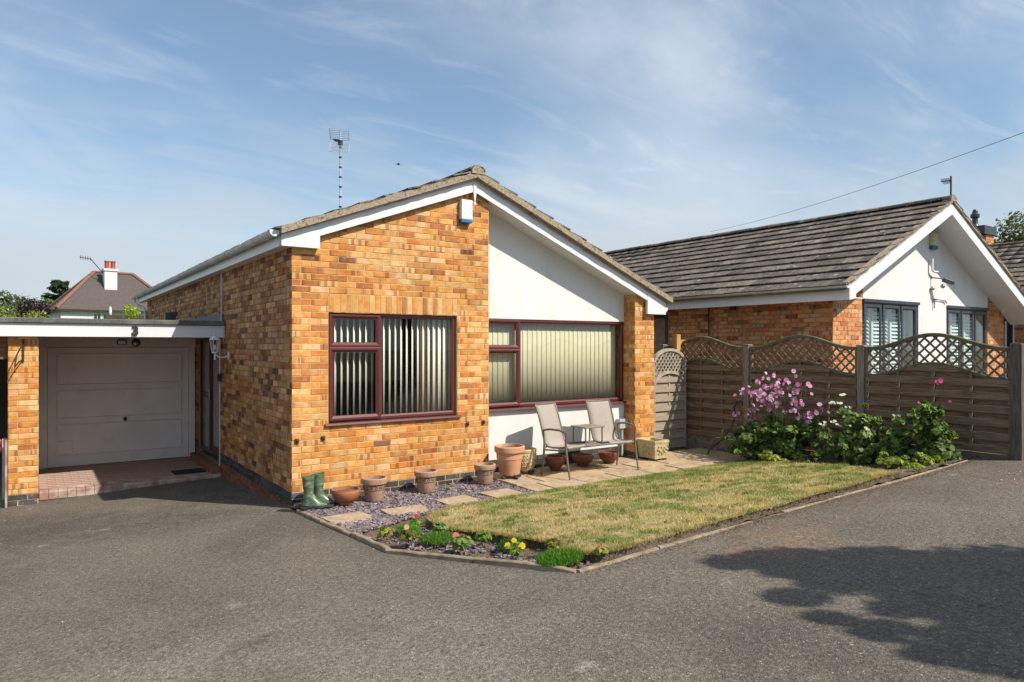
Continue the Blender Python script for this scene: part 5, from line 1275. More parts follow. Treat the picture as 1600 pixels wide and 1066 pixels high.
# ------------------------------------------------------------ foliage
def leaves(name, lobes, n, size, pal, parent=None, mat='leaf', shell=.45, asp=.55, up=.35, fold=.25, jit=.3, **kw):
    """leaf faces spread through ellipsoid lobes [(cx,cy,cz, rx,ry,rz)]; each leaf is two triangles folded on its midrib."""
    lobes = np.array(lobes, dtype=float); wts = (lobes[:, 3] * lobes[:, 4] * lobes[:, 5]) ** .67; wts /= wts.sum()
    li = rng.choice(len(lobes), n, p=wts); d = rng.normal(size=(n, 3)); d /= np.linalg.norm(d, axis=1)[:, None]
    rr = shell + (1 - shell) * rng.random(n) ** .6; rr *= 1 + rng.normal(0, .07, n)
    Lb = lobes[li]; P = Lb[:, :3] + d * Lb[:, 3:] * rr[:, None]
    # gaps: drop leaves where slow noise is low
    keep = np.array([mnoise.noise(Vector(p) * (1.1 / max(Lb[0, 3], .05)) * .9) > -.32 for p in P]) if jit else np.ones(n, bool)
    P = P[keep]; d = d[keep]; n = len(P)
    nrm = d * .8 + rng.normal(0, .55, (n, 3)); nrm[:, 2] += up; nrm /= np.linalg.norm(nrm, axis=1)[:, None]
    t = np.cross(nrm, rng.normal(size=(n, 3))); t /= np.linalg.norm(t, axis=1)[:, None]; t[:, 2] -= .15; b = np.cross(nrm, t)
    s = size * rng.uniform(.6, 1.35, n)[:, None]
    A = P - t * s * .5; T = P + t * s * .5; Lf = P + b * s * asp * .5 - t * s * .08 + nrm * s * fold * .4; Rt = P - b * s * asp * .5 - t * s * .08 + nrm * s * fold * .4
    V = np.stack([A, Rt, T, Lf], 1).reshape(-1, 3); k = np.arange(n) * 4
    F_ = np.stack([np.stack([k, k + 1, k + 2], 1), np.stack([k, k + 2, k + 3], 1)], 1).reshape(-1, 3)
    pal = np.array(pal); C = pal[rng.integers(0, len(pal), n)] * rng.uniform(.75, 1.25, (n, 1))
    return npmesh(name, V, F_, mat, np.repeat(C, 4, axis=0), parent, **kw)
pm('bark', (.14, .11, .08), (.08, .06, .045), 8, .95, .8, 20, .02, stretch=(4, 4, .6))
pm('stem_green', (.10, .13, .05), (.07, .09, .035), 9, .8)
pm('needle', (.03, .05, .022), (.05, .075, .03), 9, .9)
G_OAK = [(.075, .105, .03), (.10, .13, .038), (.055, .08, .025), (.12, .14, .05)]
def tree(label, x, y, z0, ztop, r, pal, lobes_n=9, n=6000, leaf=.3, group=None, trunk_r=None, name='tree'):
    t = thing(name, label, 'tree', (x, y, z0), group); h = ztop - z0; tr = trunk_r or h * .03; b = MB()
    b.tube([(x, y, z0), (x + .05 * r, y, z0 + h * .35), (x, y + .04 * r, z0 + h * .6), (x, y, z0 + h * .85)], [tr * 1.3, tr, tr * .7, tr * .2], 8)
    lobes = []
    for i in range(lobes_n):
        a = 6.283 * i / lobes_n + random.uniform(-.3, .3); q = random.uniform(.25, .62) * r; zc = z0 + h * random.uniform(.42, .82); s = r * random.uniform(.36, .55)
        lobes.append((x + q * math.cos(a), y + q * math.sin(a), zc, s, s, s * .8)); b.tube([(x, y, z0 + h * .35), (x + q * .5 * math.cos(a), y + q * .5 * math.sin(a), (zc + z0 + h * .35) / 2), (x + q * math.cos(a), y + q * math.sin(a), zc)], [tr * .5, tr * .35, tr * .1], 5)
    lobes.append((x, y, ztop - r * .45, r * .55, r * .55, r * .45))
    b.build('trunk', 'bark', t); leaves('crown', lobes, n, leaf, pal, t)
    return t
tree('rounded green tree at the far left above the garage roof', -4.9, 66, -1, 6.7, 3.3, G_OAK, 12, 9000, .30)
tree('dark purple leaved tree between the green trees on the left', -2.35, 50.2, -1, 5.15, 1.75, [(.045, .022, .030), (.065, .03, .04), (.03, .016, .02)], 12, 7000, .2)
tree('bright green tree between the purple tree and the conifer', -.6, 76, -1, 7.2, 2.6, [(.09, .14, .03), (.12, .17, .04)], 9, 5000, .3)
tree('dull green hedge tree behind the flat garage roof, far left edge', -8.0, 60, -1, 6.2, 3.2, G_OAK, 12, 6000, .3)
tree('yellow-green bush just behind the garage roof at the left edge', -3.6, 28.5, -1, 3.62, 1.5, [(.24, .27, .05), (.17, .22, .045), (.13, .17, .04), (.30, .28, .08)], 12, 7000, .12)
tree('pale yellow-green bush behind the garage roof, right of the leftmost one', -2.3, 29.3, -1, 3.45, 1.0, [(.24, .27, .05), (.17, .22, .045), (.30, .28, .08)], 8, 3500, .12)
tree('lime green shrub beside the far end of the bungalow side wall', .35, 19.2, -.6, 3.30, .55, [(.30, .38, .035), (.38, .45, .06), (.22, .30, .03)], 10, 4200, .085)
tree('leafy tree rising behind the roofs at the right edge', 50.6, 10.4, -1, 10.6, 3.7, [(.08, .095, .03), (.11, .115, .04), (.06, .075, .025), (.14, .12, .045)], 14, 14000, .28)
tree('leafy tree partly hidden behind the chimney on the right', 54.5, 4.5, -1, 10.2, 4.2, [(.08, .095, .03), (.11, .115, .04), (.06, .075, .025)], 12, 9000, .3)
# conifer: drooping boughs
t = thing('conifer', 'dark spiky conifer beside the white hip roofed house', 'tree', (-.35, 65.7, -1)); b = MB(); cx_, cy_ = -.35, 65.7
b.tube([(cx_, cy_, -1), (cx_, cy_, 7.5)], [.22, .05], 7); b.build('trunk', 'bark', t)
lob = []
for i in range(110):
    h = random.uniform(.30, .98); a = random.uniform(0, 6.283); ln = (1.06 - h) * 4.3 * random.uniform(.7, 1.2)
    for k in range(7):
        f_ = (k + 1) / 7; lob.append((cx_ + ln * f_ * math.cos(a), cy_ + ln * f_ * math.sin(a), -1 + 8.7 * h + .35 * f_ * f_ - .25 * f_ + .1, .26, .26, .09))
leaves('crown', lob, 24000, .27, [(.035, .055, .028), (.05, .07, .035), (.075, .095, .05)], t, shell=.1, asp=.28, jit=0)
# the tree beyond the right of the frame whose shade lies on the drive
t = thing('shade_tree', 'broad leafy tree standing beside the drive beyond the right of the frame', 'tree', (7.6, -12.2, .9))
b = MB(); b.tube([(7.6, -12.2, .3), (7.5, -12.1, 2.2), (7.2, -11.9, 3.6), (6.6, -11.4, 5.2)], [.24, .19, .15, .08], 9)
SH = [(1.72, -4.86, .20, 5.0), (2.02, -5.08, .34, 5.0), (2.42, -5.48, .38, 5.1), (2.85, -5.98, .40, 5.2), (2.25, -5.75, .42, 4.8), (1.78, -5.55, .22, 5.3), (1.98, -6.15, .40, 5.0), (2.6, -6.5, .6, 5.2), (1.62, -6.02, .17, 5.2), (1.68, -6.45, .26, 5.1), (1.95, -6.85, .42, 5.3), (3.3, -6.75, .6, 5.4), (1.4, -6.35, .12, 5), (1.5, -6.85, .18, 5),
      (2.6, -7.3, .7, 5.4), (3.6, -7.7, .9, 5.6), (2.4, -8.3, .8, 5.3), (4.6, -8.6, 1.1, 5.8), (3.4, -9.0, 1.0, 5.4), (5.6, -9.6, 1.2, 5.6), (1.38, -5.55, .17, 5), (1.22, -5.85, .13, 5.1), (1.25, -6.15, .17, 5.2), (1.12, -6.45, .15, 5.1), (1.3, -6.65, .26, 5.2), (1.5, -7.0, .3, 5.3), (1.75, -5.2, .16, 5), (4.2, -10.2, 1.2, 6.0), (3.55, -6.35, .34, 5.6), (4.3, -7.35, .5, 5.5), (2.15, -6.5, .4, 5.3), (1.75, -6.2, .2, 5.5), (2.9, -7.0, .6, 5.8), (2.0, -7.4, .5, 5.5), (1.9, -5.3, .25, 5.2)]
lob = []; KX, KY = .949 * .4384, -.949 * .8988
for gx, gy, r_, h in SH:
    c_ = (gx + (h - .35) * KX, gy + (h - .35) * KY, h); lob.append((*c_, r_, r_ * .85, r_ * .62)); b.tube([(6.9, -11.7, 4.2), ((6.9 + c_[0]) / 2, (c_[1] - 11.7) / 2, (4.2 + h) / 2 + .1), c_], [.06, .035, .012], 5)
b.build('trunk', 'bark', t); leaves('crown', lob, 80000, .10, G_OAK, t, shell=.12, jit=0, asp=.7)
# ------------------------------------------------------------ plants in the border by the fence
G_DK = [(.07, .12, .032), (.10, .16, .042), (.05, .09, .028), (.18, .25, .06)]
G_MD = [(.14, .20, .045), (.18, .245, .06), (.10, .15, .04), (.24, .29, .10)]
G_YL = [(.30, .35, .05), (.42, .40, .08), (.22, .28, .05)]
def blossom(mb, c, r, colr, n=6, face=None):
    f_ = Vector(face) if face else Vector((random.gauss(-.5, .4), random.gauss(-.7, .4), random.gauss(.35, .4))); f_.normalize()
    u = f_.orthogonal().normalized(); v = f_.cross(u); c = Vector(c); a0 = random.uniform(0, 6)
    for i in range(n):
        a = a0 + 6.283 * i / n; d = u * math.cos(a) + v * math.sin(a); e = u * math.cos(a + 1.57) + v * math.sin(a + 1.57); k = random.uniform(.8, 1.2)
        mb.col = (colr[0] * k, colr[1] * k, colr[2] * k)
        mb.add([c, c + d * r * .60 + e * r * .50 + f_ * r * .12, c + d * r + f_ * r * .1, c + d * r * .60 - e * r * .50 + f_ * r * .12], [(0, 1, 2), (0, 2, 3)])
    mb.col = (.45, .42, .08); k = len(mb.v); q = [c + f_ * r * .22] + [c + f_ * r * .1 + (u * math.cos(a) + v * math.sin(a)) * r * .22 for a in (0, 1.57, 3.14, 4.71)]
    mb.add(q, [(0, 1, 2), (0, 2, 3), (0, 3, 4), (0, 4, 1)])
def plant(label, x, y, z0, lobes, n, size, pal, cat='plant', name='shrub', asp=.7, up=.5, shell=.3):
    big = [(a, b, c, p * .58, q * .58, r * .62) for a, b, c, p, q, r in lobes]; sub_ = []
    for a, b, c, p, q, r in lobes:
        for k in range(9):
            d = Vector((random.gauss(0, 1), random.gauss(0, 1), random.gauss(.35, 1))).normalized(); s_ = random.uniform(.16, .34)
            sub_.append((a + d.x * p * random.uniform(.75, 1.12), b + d.y * q * random.uniform(.75, 1.12), max(z0 + .05, c + d.z * r * random.uniform(.7, 1.15)), p * s_, q * s_, r * s_ * .6))
    lobes = big + sub_
    t = thing(name, label, cat, (x, y, z0)); leaves('foliage', lobes, n, size, pal, t, asp=asp, up=up, shell=shell, jit=0); return t
# pink Japanese anemones
t = plant('tall bush with masses of small pink flowers in front of the fence post', 6.85, -1.55, .1, [(6.78, -1.15, .35, .32, .30, .26), (6.72, -1.55, .42, .38, .35, .33), (6.70, -1.95, .40, .36, .35, .30), (6.85, -1.6, .62, .26, .32, .18), (6.9, -2.1, .62, .22, .28, .20), (6.55, -1.4, .25, .3, .3, .18)], 4300, .088, G_DK + G_MD[:2], 'flowering bush', 'flowering_bush')
b = MB(); fl = MB(); bd = MB()
for i in range(78):
    yy = -1.62 + random.gauss(0, .36) ; yy = max(-2.35, min(-1.02, yy)); zt = .78 + .58 * random.random() ** .8 - .18 * abs(yy + 1.6) + (.08 if -2.2 < yy < -1.5 else 0); xx = 6.85 + random.gauss(0, .14)
    b.tube([(6.82 + (xx - 6.82) * .3, -1.6 + (yy + 1.6) * .4, .3), (xx + random.gauss(0, .03), yy + random.gauss(0, .03), zt * .7), (xx, yy, zt)], [.004, .003, .0018], 4, False)
    for q in range(random.choice([1, 2, 3, 4])):
        c_ = Vector((xx - random.uniform(0, .06), yy + random.gauss(0, .05), zt + random.gauss(0, .04))); b.tube([(xx, yy, zt - .06), c_], [.0018, .0014], 3, False)
        if random.random() < .82: blossom(fl, c_, random.uniform(.026, .042), random.choice([(.62, .24, .42), (.70, .38, .54), (.55, .15, .30), (.66, .40, .62), (.76, .52, .66)]))
        else: bd.ball(c_, .010, 5, 4)
b.build('stems', 'stem_green', t); fl.build('blossoms', 'petal', t, kind='stuff'); bd.build('buds', 'stem_green', t, kind='stuff')
# low yellow edging plants
plant('small yellow-green plant at the lawn edge under the pink flowers', 6.32, -2.0, .15, [(6.32, -1.95, .26, .14, .22, .09)], 420, .05, G_YL, 'plant', 'low_plant')
plant('low green plant at the lawn edge right of the yellow-green one', 6.30, -2.45, .2, [(6.30, -2.42, .29, .15, .24, .10)], 520, .05, G_MD, 'plant', 'low_plant')
plant('yellow tipped low plant at the corner of lawn and kerb', 6.15, -3.78, .4, [(6.12, -3.75, .47, .18, .18, .11), (6.4, -4.0, .5, .16, .12, .09)], 700, .055, G_YL + G_MD[:2], 'plant', 'low_plant')
plant('small weed growing over the kerb at the right end', 5.85, -4.17, .45, [(5.85, -4.15, .49, .10, .05, .05)], 120, .04, G_YL, 'plant', 'low_plant')
# white flowering plant
t = plant('loose bush with creamy white flowers in front of the second fence post', 6.7, -2.95, .3, [(6.6, -2.75, .50, .32, .28, .26), (6.62, -3.1, .55, .34, .26, .28), (6.8, -2.95, .80, .26, .26, .26), (6.45, -3.2, .38, .26, .22, .16)], 2900, .082, G_MD + G_DK[:2] + [(.20, .24, .12)], 'flowering bush', 'flowering_bush')
b = MB(); fl = MB()
for (yy, zt, xx) in [(-2.66, 1.20, 6.85), (-2.60, 1.08, 6.85), (-2.52, 1.07, 6.86), (-2.78, .96, 6.8), (-2.92, .92, 6.8), (-2.70, .82, 6.6), (-2.85, .80, 6.6), (-2.62, .98, 6.9), (-3.0, .86, 6.75), (-2.76, 1.02, 6.9), (-2.5, .78, 6.7), (-3.15, .78, 6.6), (-3.4, .95, 6.9)]:
    b.tube([(6.75, -2.85, .5), (xx, yy, zt * .8), (xx, yy, zt)], [.004, .003, .002], 4, False)
    for q in range(4): blossom(fl, (xx + random.gauss(0, .02), yy + random.gauss(0, .025), zt + random.gauss(0, .012)), .026, (.62, .64, .46), 5, (-.4, -.5, .8))
b.build('stems', 'stem_green', t); fl.build('blossoms', 'petal', t, kind='stuff')
# third bush
t = plant('leafy dark green bush with two magenta blooms against the right fence panel', 6.75, -3.75, .35, [(6.6, -3.55, .62, .30, .26, .28), (6.75, -3.85, .80, .30, .26, .36), (6.72, -4.02, .62, .30, .16, .24), (6.85, -3.8, 1.02, .16, .17, .16), (6.45, -3.5, .50, .2, .22, .14)], 2900, .098, G_DK + G_MD[:2], 'flowering bush', 'flowering_bush')
b = MB(); fl = MB()
for (yy, zt, xx) in [(-3.86, 1.44, 7.0), (-3.68, 1.13, 7.0), (-3.97, 1.19, 6.98), (-3.60, .98, 6.9)]:
    b.tube([(6.85, -3.8, .9), (xx, yy, zt - .02)], [.003, .002], 4, False)
    for q in range(3 if zt != 1.19 else 1): blossom(fl, (xx - .02, yy + random.gauss(0, .022), zt + random.gauss(0, .010)), .034 if zt != 1.19 else .02, (.60, .06, .24), 6)
b.build('stems', 'stem_green', t); fl.build('blossoms', 'petal', t, kind='stuff')
# ------------------------------------------------------------ bedding plants along the kerb
def spike(label, x, y, rx, ry, h, n, pal, lean=.55):
    t = thing('moss_plant', label, 'plant', (x, y, zgard(x, y)))
    def reg():
        a = random.uniform(0, 6.283); q = math.sqrt(random.random()); return x + rx * q * math.cos(a), y + ry * q * math.sin(a)
    def zf(px_, py_): q = ((px_ - x) / rx) ** 2 + ((py_ - y) / ry) ** 2; return zgard(px_, py_) - .02 + h * .8 * math.sqrt(max(0, 1 - q))
    o = blades('foliage', n, reg, zf, h * .35, h * .8, .010, lambda a, c: tuple(v * random.uniform(.7, 1.4) for v in random.choice(pal)), t, lean); del o['kind']
    zf2 = [(x, y, zgard(x, y), rx * .9, ry * .9, h * .7)]; leaves('inner_foliage', zf2, n // 4, .03, pal, t, shell=.3, asp=.3, jit=0)
G_BR = [(.09, .20, .02), (.13, .27, .03), (.07, .16, .02)]
spike('large bright green feathery cushion at the kerb corner', .80, -3.96, .19, .155, .062, 2900, G_BR)
spike('small dark green feathery cushion behind the yellow flowers', .78, -3.35, .12, .10, .06, 900, [(.04, .12, .02), (.06, .16, .03)])
spike('spreading green feathery cushion in the middle of the flower bed', .50, -2.62, .17, .19, .05, 1700, [(.08, .17, .025), (.12, .22, .04)])
spike('green feathery tuft leading up to the red begonia by the slate', .45, -2.12, .10, .18, .06, 1000, [(.10, .21, .03), (.14, .28, .04)])
def begonia(label, x, y, s, leafpal, blooms, z=None):
    z = zgard(x, y) - .01 if z is None else z
    t = thing('begonia', label, 'flower', (x, y, z)); b = MB()
    for k in range(5): a = k * 1.3; b.tube([(x, y, z), (x + .03 * s * math.cos(a), y + .03 * s * math.sin(a), z + .09 * s)], .004, 5, False)
    b.build('stems', 'stem_green', t)
    s *= .74; leaves('foliage', [(x, y, z + .075 * s, .085 * s, .085 * s, .055 * s)], int(120), .050 * s, leafpal, t, shell=.3, asp=.85, up=.9, jit=0)
    for (dx_, dy_, dz_, r_, colr) in blooms:
        f_ = MB(); r_ *= .66; c_ = (x + dx_ * .72, y + dy_ * .72, z + dz_ * .85)
        for lay, rr in ((0, 1), (1, .75), (2, .5)): blossom(f_, (c_[0], c_[1], c_[2] + .004 * lay), r_ * rr, tuple(v * (1 - .08 * lay) for v in colr), 7, (-.5, -.65, .75))
        f_.build('bloom', 'petal', t)
LG = [(.16, .26, .03), (.22, .32, .05), (.12, .2, .03)]; LM = [(.20, .28, .08), (.26, .33, .12), (.15, .22, .05)]; LY = [(.28, .30, .04), (.34, .30, .06), (.2, .22, .04)]; LBz = [(.16, .14, .04), (.22, .17, .05), (.12, .08, .03)]
RED = (.70, .03, .03); YEL = (.85, .60, .02); COR = (.75, .22, .16); PEA = (.70, .50, .28)
begonia('lime leaved begonia without bloom nearest the left kerb', .17, -2.18, 1.1, LY, [(-.02, .02, .10, .016, (.5, .12, .05))])
begonia('begonia with a single red bloom beside the slate chippings', .60, -1.98, .9, LG, [(-.01, -.02, .135, .034, RED)])
begonia('leggy begonia with a peach bloom left of the green cushion', .25, -2.52, 1.2, LBz + LG[:1], [(-.02, .0, .165, .040, PEA)])
begonia('begonia with a coral bloom and pale round leaves in the middle of the bed', .44, -3.12, 1.35, LM, [(-.06, .03, .15, .045, COR), (-.035, .02, .12, .03, COR)])
begonia('small begonia with a scarlet bloom close to the lawn edge', .72, -3.02, 1.0, LG, [(.0, -.05, .055, .028, RED), (.03, -.04, .05, .02, RED)])
begonia('yellow flowering begonia at the kerb', .64, -3.60, 1.15, LG + LBz[:1], [(-.07, .03, .10, .045, YEL), (-.0, -.03, .095, .05, YEL), (.05, -.06, .10, .045, YEL), (.0, .02, .14, .035, YEL), (-.03, -.05, .06, .035, YEL)])
begonia('bronze leaved begonia under the lawn edge behind the large cushion', .92, -3.72, 1.1, LBz + LY[:1], [])
begonia('little begonia with tiny red blooms at the kerb corner by the lawn', 1.06, -4.13, .8, LY + LG[:1], [(-.03, .0, .09, .018, RED), (.02, .02, .10, .015, RED)])
begonia('pale leaved seedling right of the green tuft near the lawn edge', .62, -2.42, 1.1, LM, [])
begonia('small variegated seedling in the slate beside the third pot', 1.83, -.42, .5, LM, [], .07)
# ------------------------------------------------------------ the neighbouring bungalow
nb = thing('neighbour_bungalow', 'neighbouring gabled bungalow with dark tiled roof and white rendered gable behind the fence', 'house', (11.8, 5, 0))
NX0, NX1, NYF, NRX = 8.43, 15.1, -1.6, 11.45; NSL = .49; NBY = -2.1
def nz(x): return 4.47 - abs(x - NRX) * NSL      # top of barge
kb = Bricks(); WL = (9.34, 11.28, .9, 2.655); WR = (12.42, 14.27, .9, 2.64)
cw = MB()
cw.box(NX0 + .008, NYF + .007, -.4, 9.335, NYF + .25, 2.68); cw.box(14.28, NYF + .007, -.4, NX1 - .008, NYF + .25, 2.66); cw.box(9.335, NYF + .007, -.4, 14.28, NYF + .25, .9)
ncore = cw.build('front_wall', 'mortar', nb)
kb.wall((NX0, NYF), 0, 9.335 - NX0, -.045, 2.95, pal=PAL_B, part=ncore, cond=lambda u, z: z < nz(NX0 + u) - .17)
kb.wall((14.28, NYF), 0, NX1 - 14.28, -.045, 3.2, pal=PAL_B, part=ncore, phase=.11, cond=lambda u, z: z < nz(14.28 + u) - .10)
m_ = MB(); m_.prism([(9.337, 2.68), (14.279, 2.665), (14.279, nz(14.279) - .06), (NRX, nz(NRX) - .06), (9.337, nz(9.337) - .06)], 1, NYF - .004, NYF + .25); m_.box(11.29, NYF - .003, .9, 12.41, NYF + .25, 2.68); m_.build('gable_panel', 'render_white', nb)
m_ = MB(); m_.box(NX0 + .008, NYF + .25, -.4, NX0 + .25, 13, 2.66); nside = m_.build('side_wall', 'mortar_dark', nb)
kb.wall((NX0, 13), rad(-90), 13 - NYF, -.045, 2.66, pal=PAL_B, part=nside, holes=[(13 - 2.95, 13 - 2.02, 0, 2.55)])
m_ = MB(); m_.box(NX1 - .25, NYF + .25, -.4, NX1 - .008, 13, 2.9); m_.box(NX0 + .25, 12.8, -.4, NX1 - .25, 13, 2.9); m_.box(NX0 + .25, NYF + .9, -.4, NX1 - .25, NYF + .95, 2.6); m_.build('inner_walls', 'interior', nb)
kb.finish(300)
def nwin(x0, x1, z0, z1):
    f = MB(); frame_rect(f, x0, x1, z0, z1, .05, NYF + .01, NYF + .07); w_ = f.build('window', 'anthracite', nb); k = (x1 - x0) / 3
    f = MB(); f.box(x0 - .0, NYF - .035, z1 - .015, x1 + .01, NYF + .009, z1 + .04); f.build('head_trim', 'anthracite', w_)
    for i in range(3):
        a, b_ = x0 + k * i + (.02 if i else .035), x0 + k * (i + 1) - (.02 if i < 2 else .035)
        f = MB(); frame_rect(f, a, b_, z0 + .04, z1 - .04, .075, NYF - .008, NYF + .0095, ch=.012); f.build('sash', 'anthracite', w_)
        f = MB(); f.box(a + .07, NYF + .02, z0 + .1, b_ - .07, NYF + .024, z1 - .1); f.build('pane', 'glass_green', w_)
        sh = MB(); sh.box(a - .01, NYF + .20, z0, a + .06, NYF + .225, z1); sh.box(b_ - .06, NYF + .20, z0, b_ + .01, NYF + .225, z1); zz_ = z0 + .04
        while zz_ < z1 - .20:
            sh.add([(a + .06, NYF + .19, zz_), (b_ - .06, NYF + .19, zz_), (b_ - .06, NYF + .235, zz_ + .055), (a + .06, NYF + .235, zz_ + .055)], [(0, 1, 2, 3)]); zz_ += .068
        sh.build('shutter', 'shutter_white', w_)
nwin(*[WL[i] for i in (0, 1, 2, 3)]); nwin(*[WR[i] for i in (0, 1, 2, 3)])
# dark side door
m_ = MB(); frame_rect(m_, 2.03, 2.94, .0, 2.54, .10, 0, .05, 'x'); m_.v = [(NX0 + .002 + v[0], v[1], v[2]) for v in m_.v]; nd = m_.build('door', 'anthracite', nb)
m_ = MB(); m_.box(NX0 + .03, 2.12, .1, NX0 + .04, 2.84, 2.44); m_.build('pane', 'window_dark', nd)
def nstrip(mb, xa, xb, d0, d1, ya, yb): mb.prism([(xa, nz(xa) + d1), (xb, nz(xb) + d1), (xb, nz(xb) + d0), (xa, nz(xa) + d0)], 1, ya, yb)
for (xa, xb) in ((8.03, NRX), (NRX + .001, 15.5)):
    m_ = MB(); nstrip(m_, xa, xb, 0, -.175, NBY - .022, NBY); m_.build('bargeboard', 'upvc_white', nb, .002)
    m_ = MB(); nstrip(m_, xa, xb, .07, .001, NBY - .010, NBY + .01); m_.build('undercloak', 'gutter_grey', nb)
m_ = MB(); nstrip(m_, NX0 - .0, NRX, -.15, -.165, NBY + .0005, NYF - .005); nstrip(m_, NRX + .001, 15.45, -.15, -.165, NBY + .0005, NYF - .005); m_.build('soffit', 'upvc_white', nb)
m_ = MB(); m_.prism([(8.03, 2.60), (8.20, 2.63), (8.20, nz(8.2) - .176), (8.03, nz(8.03) - .176)], 1, NBY - .02, NBY); m_.build('box_end', 'upvc_white', nb)
m_ = MB(); m_.box(8.03, NBY + .001, 2.63, 8.43, 13.2, 2.645); m_.build('eaves_soffit', 'upvc_white', nb)
m_ = MB(); m_.box(8.012, NBY - .02, 2.60, 8.029, 13.2, 2.80); m_.build('fascia', 'upvc_white', nb)
gutter(nb, 7.955, NBY - .03, 13.2, 2.84, mat='upvc_white', r=.058)
m_ = MB(); m_.prism([(7.93, nz(7.93) + .03), (NRX, nz(NRX) + .05), (NRX, nz(NRX) - .02), (7.93, nz(7.93) - .0)], 1, NBY + .011, 13.3); m_.prism([(NRX + .001, nz(NRX) + .05), (15.6, nz(15.6) + .03), (15.6, nz(15.6)), (NRX + .001, nz(NRX) - .02)], 1, NBY + .011, 13.3)
nroof = m_.build('roof', 'felt', nb)
PAL_N = [(.115, .096, .084), (.135, .112, .096), (.098, .083, .074), (.155, .128, .108)]
roof_slope(nroof, (7.92, nz(7.92) + .05), (NRX, nz(NRX) + .075), NBY - .05, 13.4, 12, 47, PAL_N, 300, single_key=lambda v: (v - CAMP).length)
roof_slope(nroof, (15.62, nz(15.62) + .05), (NRX, nz(NRX) + .075), NBY - .05, 13.4, 12, 47, PAL_N, 0)
verge(nroof, 7.93, nz(7.93) + .07, NRX, nz(NRX) + .06, NBY - .045, NBY + .05, h0=.05, seg=34); verge(nroof, 15.6, nz(15.6) + .07, NRX, nz(NRX) + .06, NBY - .045, NBY + .05, h0=.05, seg=34)
ridge_tiles(nroof, NRX, nz(NRX) + .10, NBY - .05, 13.2, PAL_RG, 24, r=.12)
m_ = MB(); m_.prism([(NRX - .12, nz(NRX) + .06), (NRX + .12, nz(NRX) + .06), (NRX + .09, nz(NRX) + .15), (NRX, nz(NRX) + .18), (NRX - .09, nz(NRX) + .15)], 1, NBY - .055, NBY + .1); m_.build('ridge_end_mortar', 'verge_mortar', nroof)
# fittings on the neighbour
m_ = MB(); vx, vy = 9.35, 4.95; m_.add([(vx - .22, vy, nz(vx - .22) + .10), (vx - .22, vy + .5, nz(vx - .22) + .10), (vx + .22, vy + .5, nz(vx + .22) + .14), (vx + .22, vy, nz(vx + .22) + .14), (vx - .20, vy, nz(vx - .22) + .26), (vx - .20, vy + .5, nz(vx - .22) + .26), (vx + .22, vy + .5, nz(vx + .22) + .16), (vx + .22, vy, nz(vx + .22) + .16)], TF)
one('roof_vent', m_, 'lead', 'grey slate vent standing proud of the tiled roof of the neighbouring bungalow', 'vent')
t = thing('alarm_box', 'cream alarm box with dark blue base high on the white gable next door', 'alarm', (11.8, NYF, 3.85))
b = MB(); b.box(11.70, NYF - .09, 3.80, 11.90, NYF - .005, 4.03); b.build('cover', 'cream_plastic', t, .008); b = MB(); b.box(11.70, NYF - .085, 3.73, 11.90, NYF - .005, 3.797); b.build('light_strip', 'blue_plastic', t, .008)
b = MB(); b.tube([(11.71, NYF - .06, 3.55), (11.71, NYF - .06, 3.33), (11.75, NYF - .07, 3.30), (11.86, NYF - .09, 3.29)], .025, 6); one('cable_cover', b, 'upvc_white', 'white L shaped cable cover below the cream alarm box', 'cable cover')
t = thing('security_camera', 'small dark security camera on a bracket on the white gable next door', 'camera', (11.9, NYF, 3.15))
b = MB(); b.tube([(11.76, NYF - .0045, 3.19), (11.84, NYF - .14, 3.17), (11.9, NYF - .2, 3.14)], .012, 6); b.build('bracket_arm', 'iron_black', t); b = MB(); b.bar((11.86, NYF - .18, 3.14), (12.02, NYF - .30, 3.07), .075, .075); b.build('camera_body', 'anthracite', t, .01); b = MB(); b.ball((11.88, NYF - .17, 3.02), .045, 8, 6); b.ball((11.76, NYF - .04, 2.98), .04, 8, 6); b.build('junction_ball', 'steel', t)
b = MB(); b.tube([(11.86, NYF - .03, 2.60), (11.86, NYF - .03, 2.78), (12.30, NYF - .03, 2.76), (12.36, NYF - .03, 2.72)], .014, 6); one('wall_conduit', b, 'steel', 'bent grey conduit between the two windows of the white gable', 'pipe')
b = MB(); b.tube([(NX0 - .001, -.19, 2.50), (NX0 - .08, -.19, 2.50), (NX0 - .11, -.19, 2.47), (NX0 - .11, -.19, 2.38)], .03, 8); one('flue_pipe', b, 'steel', 'stubby grey flue pipe on the brick side wall next door', 'flue')
t = thing('security_light', 'dark security light under the eaves of the brick side wall next door', 'lamp', (NX0, .3, 2.6)); b = MB(); b.box(NX0 - .10, .30, 2.55, NX0 - .02, .40, 2.64); b.build('lamp_body', 'black_plastic', t, .01); b = MB(); b.tube([(NX0 - .001, .35, 2.62), (NX0 - .05, .35, 2.64)], .02, 6); b.build('mount', 'black_plastic', t)
t = thing('wall_light', 'up and down wall light on the right brick pier next door', 'lamp', (14.85, NYF, 2.7)); b = MB(); b.tube([(14.86, NYF - .07, 2.60), (14.86, NYF - .07, 2.84)], .045, 10); b.build('lamp_body', 'upvc_white', t); b = MB(); b.box(14.80, NYF - .03, 2.66, 14.92, NYF - .004, 2.78); b.build('back_plate', 'anthracite', t)
b = MB(); b.tube([(NX0 - .02, .95, 2.62), (NX0 - .02, .95, 0)], .012, 6); one('cable', b, 'black_plastic', 'thin dark cable down the brick side wall next door', 'cable')
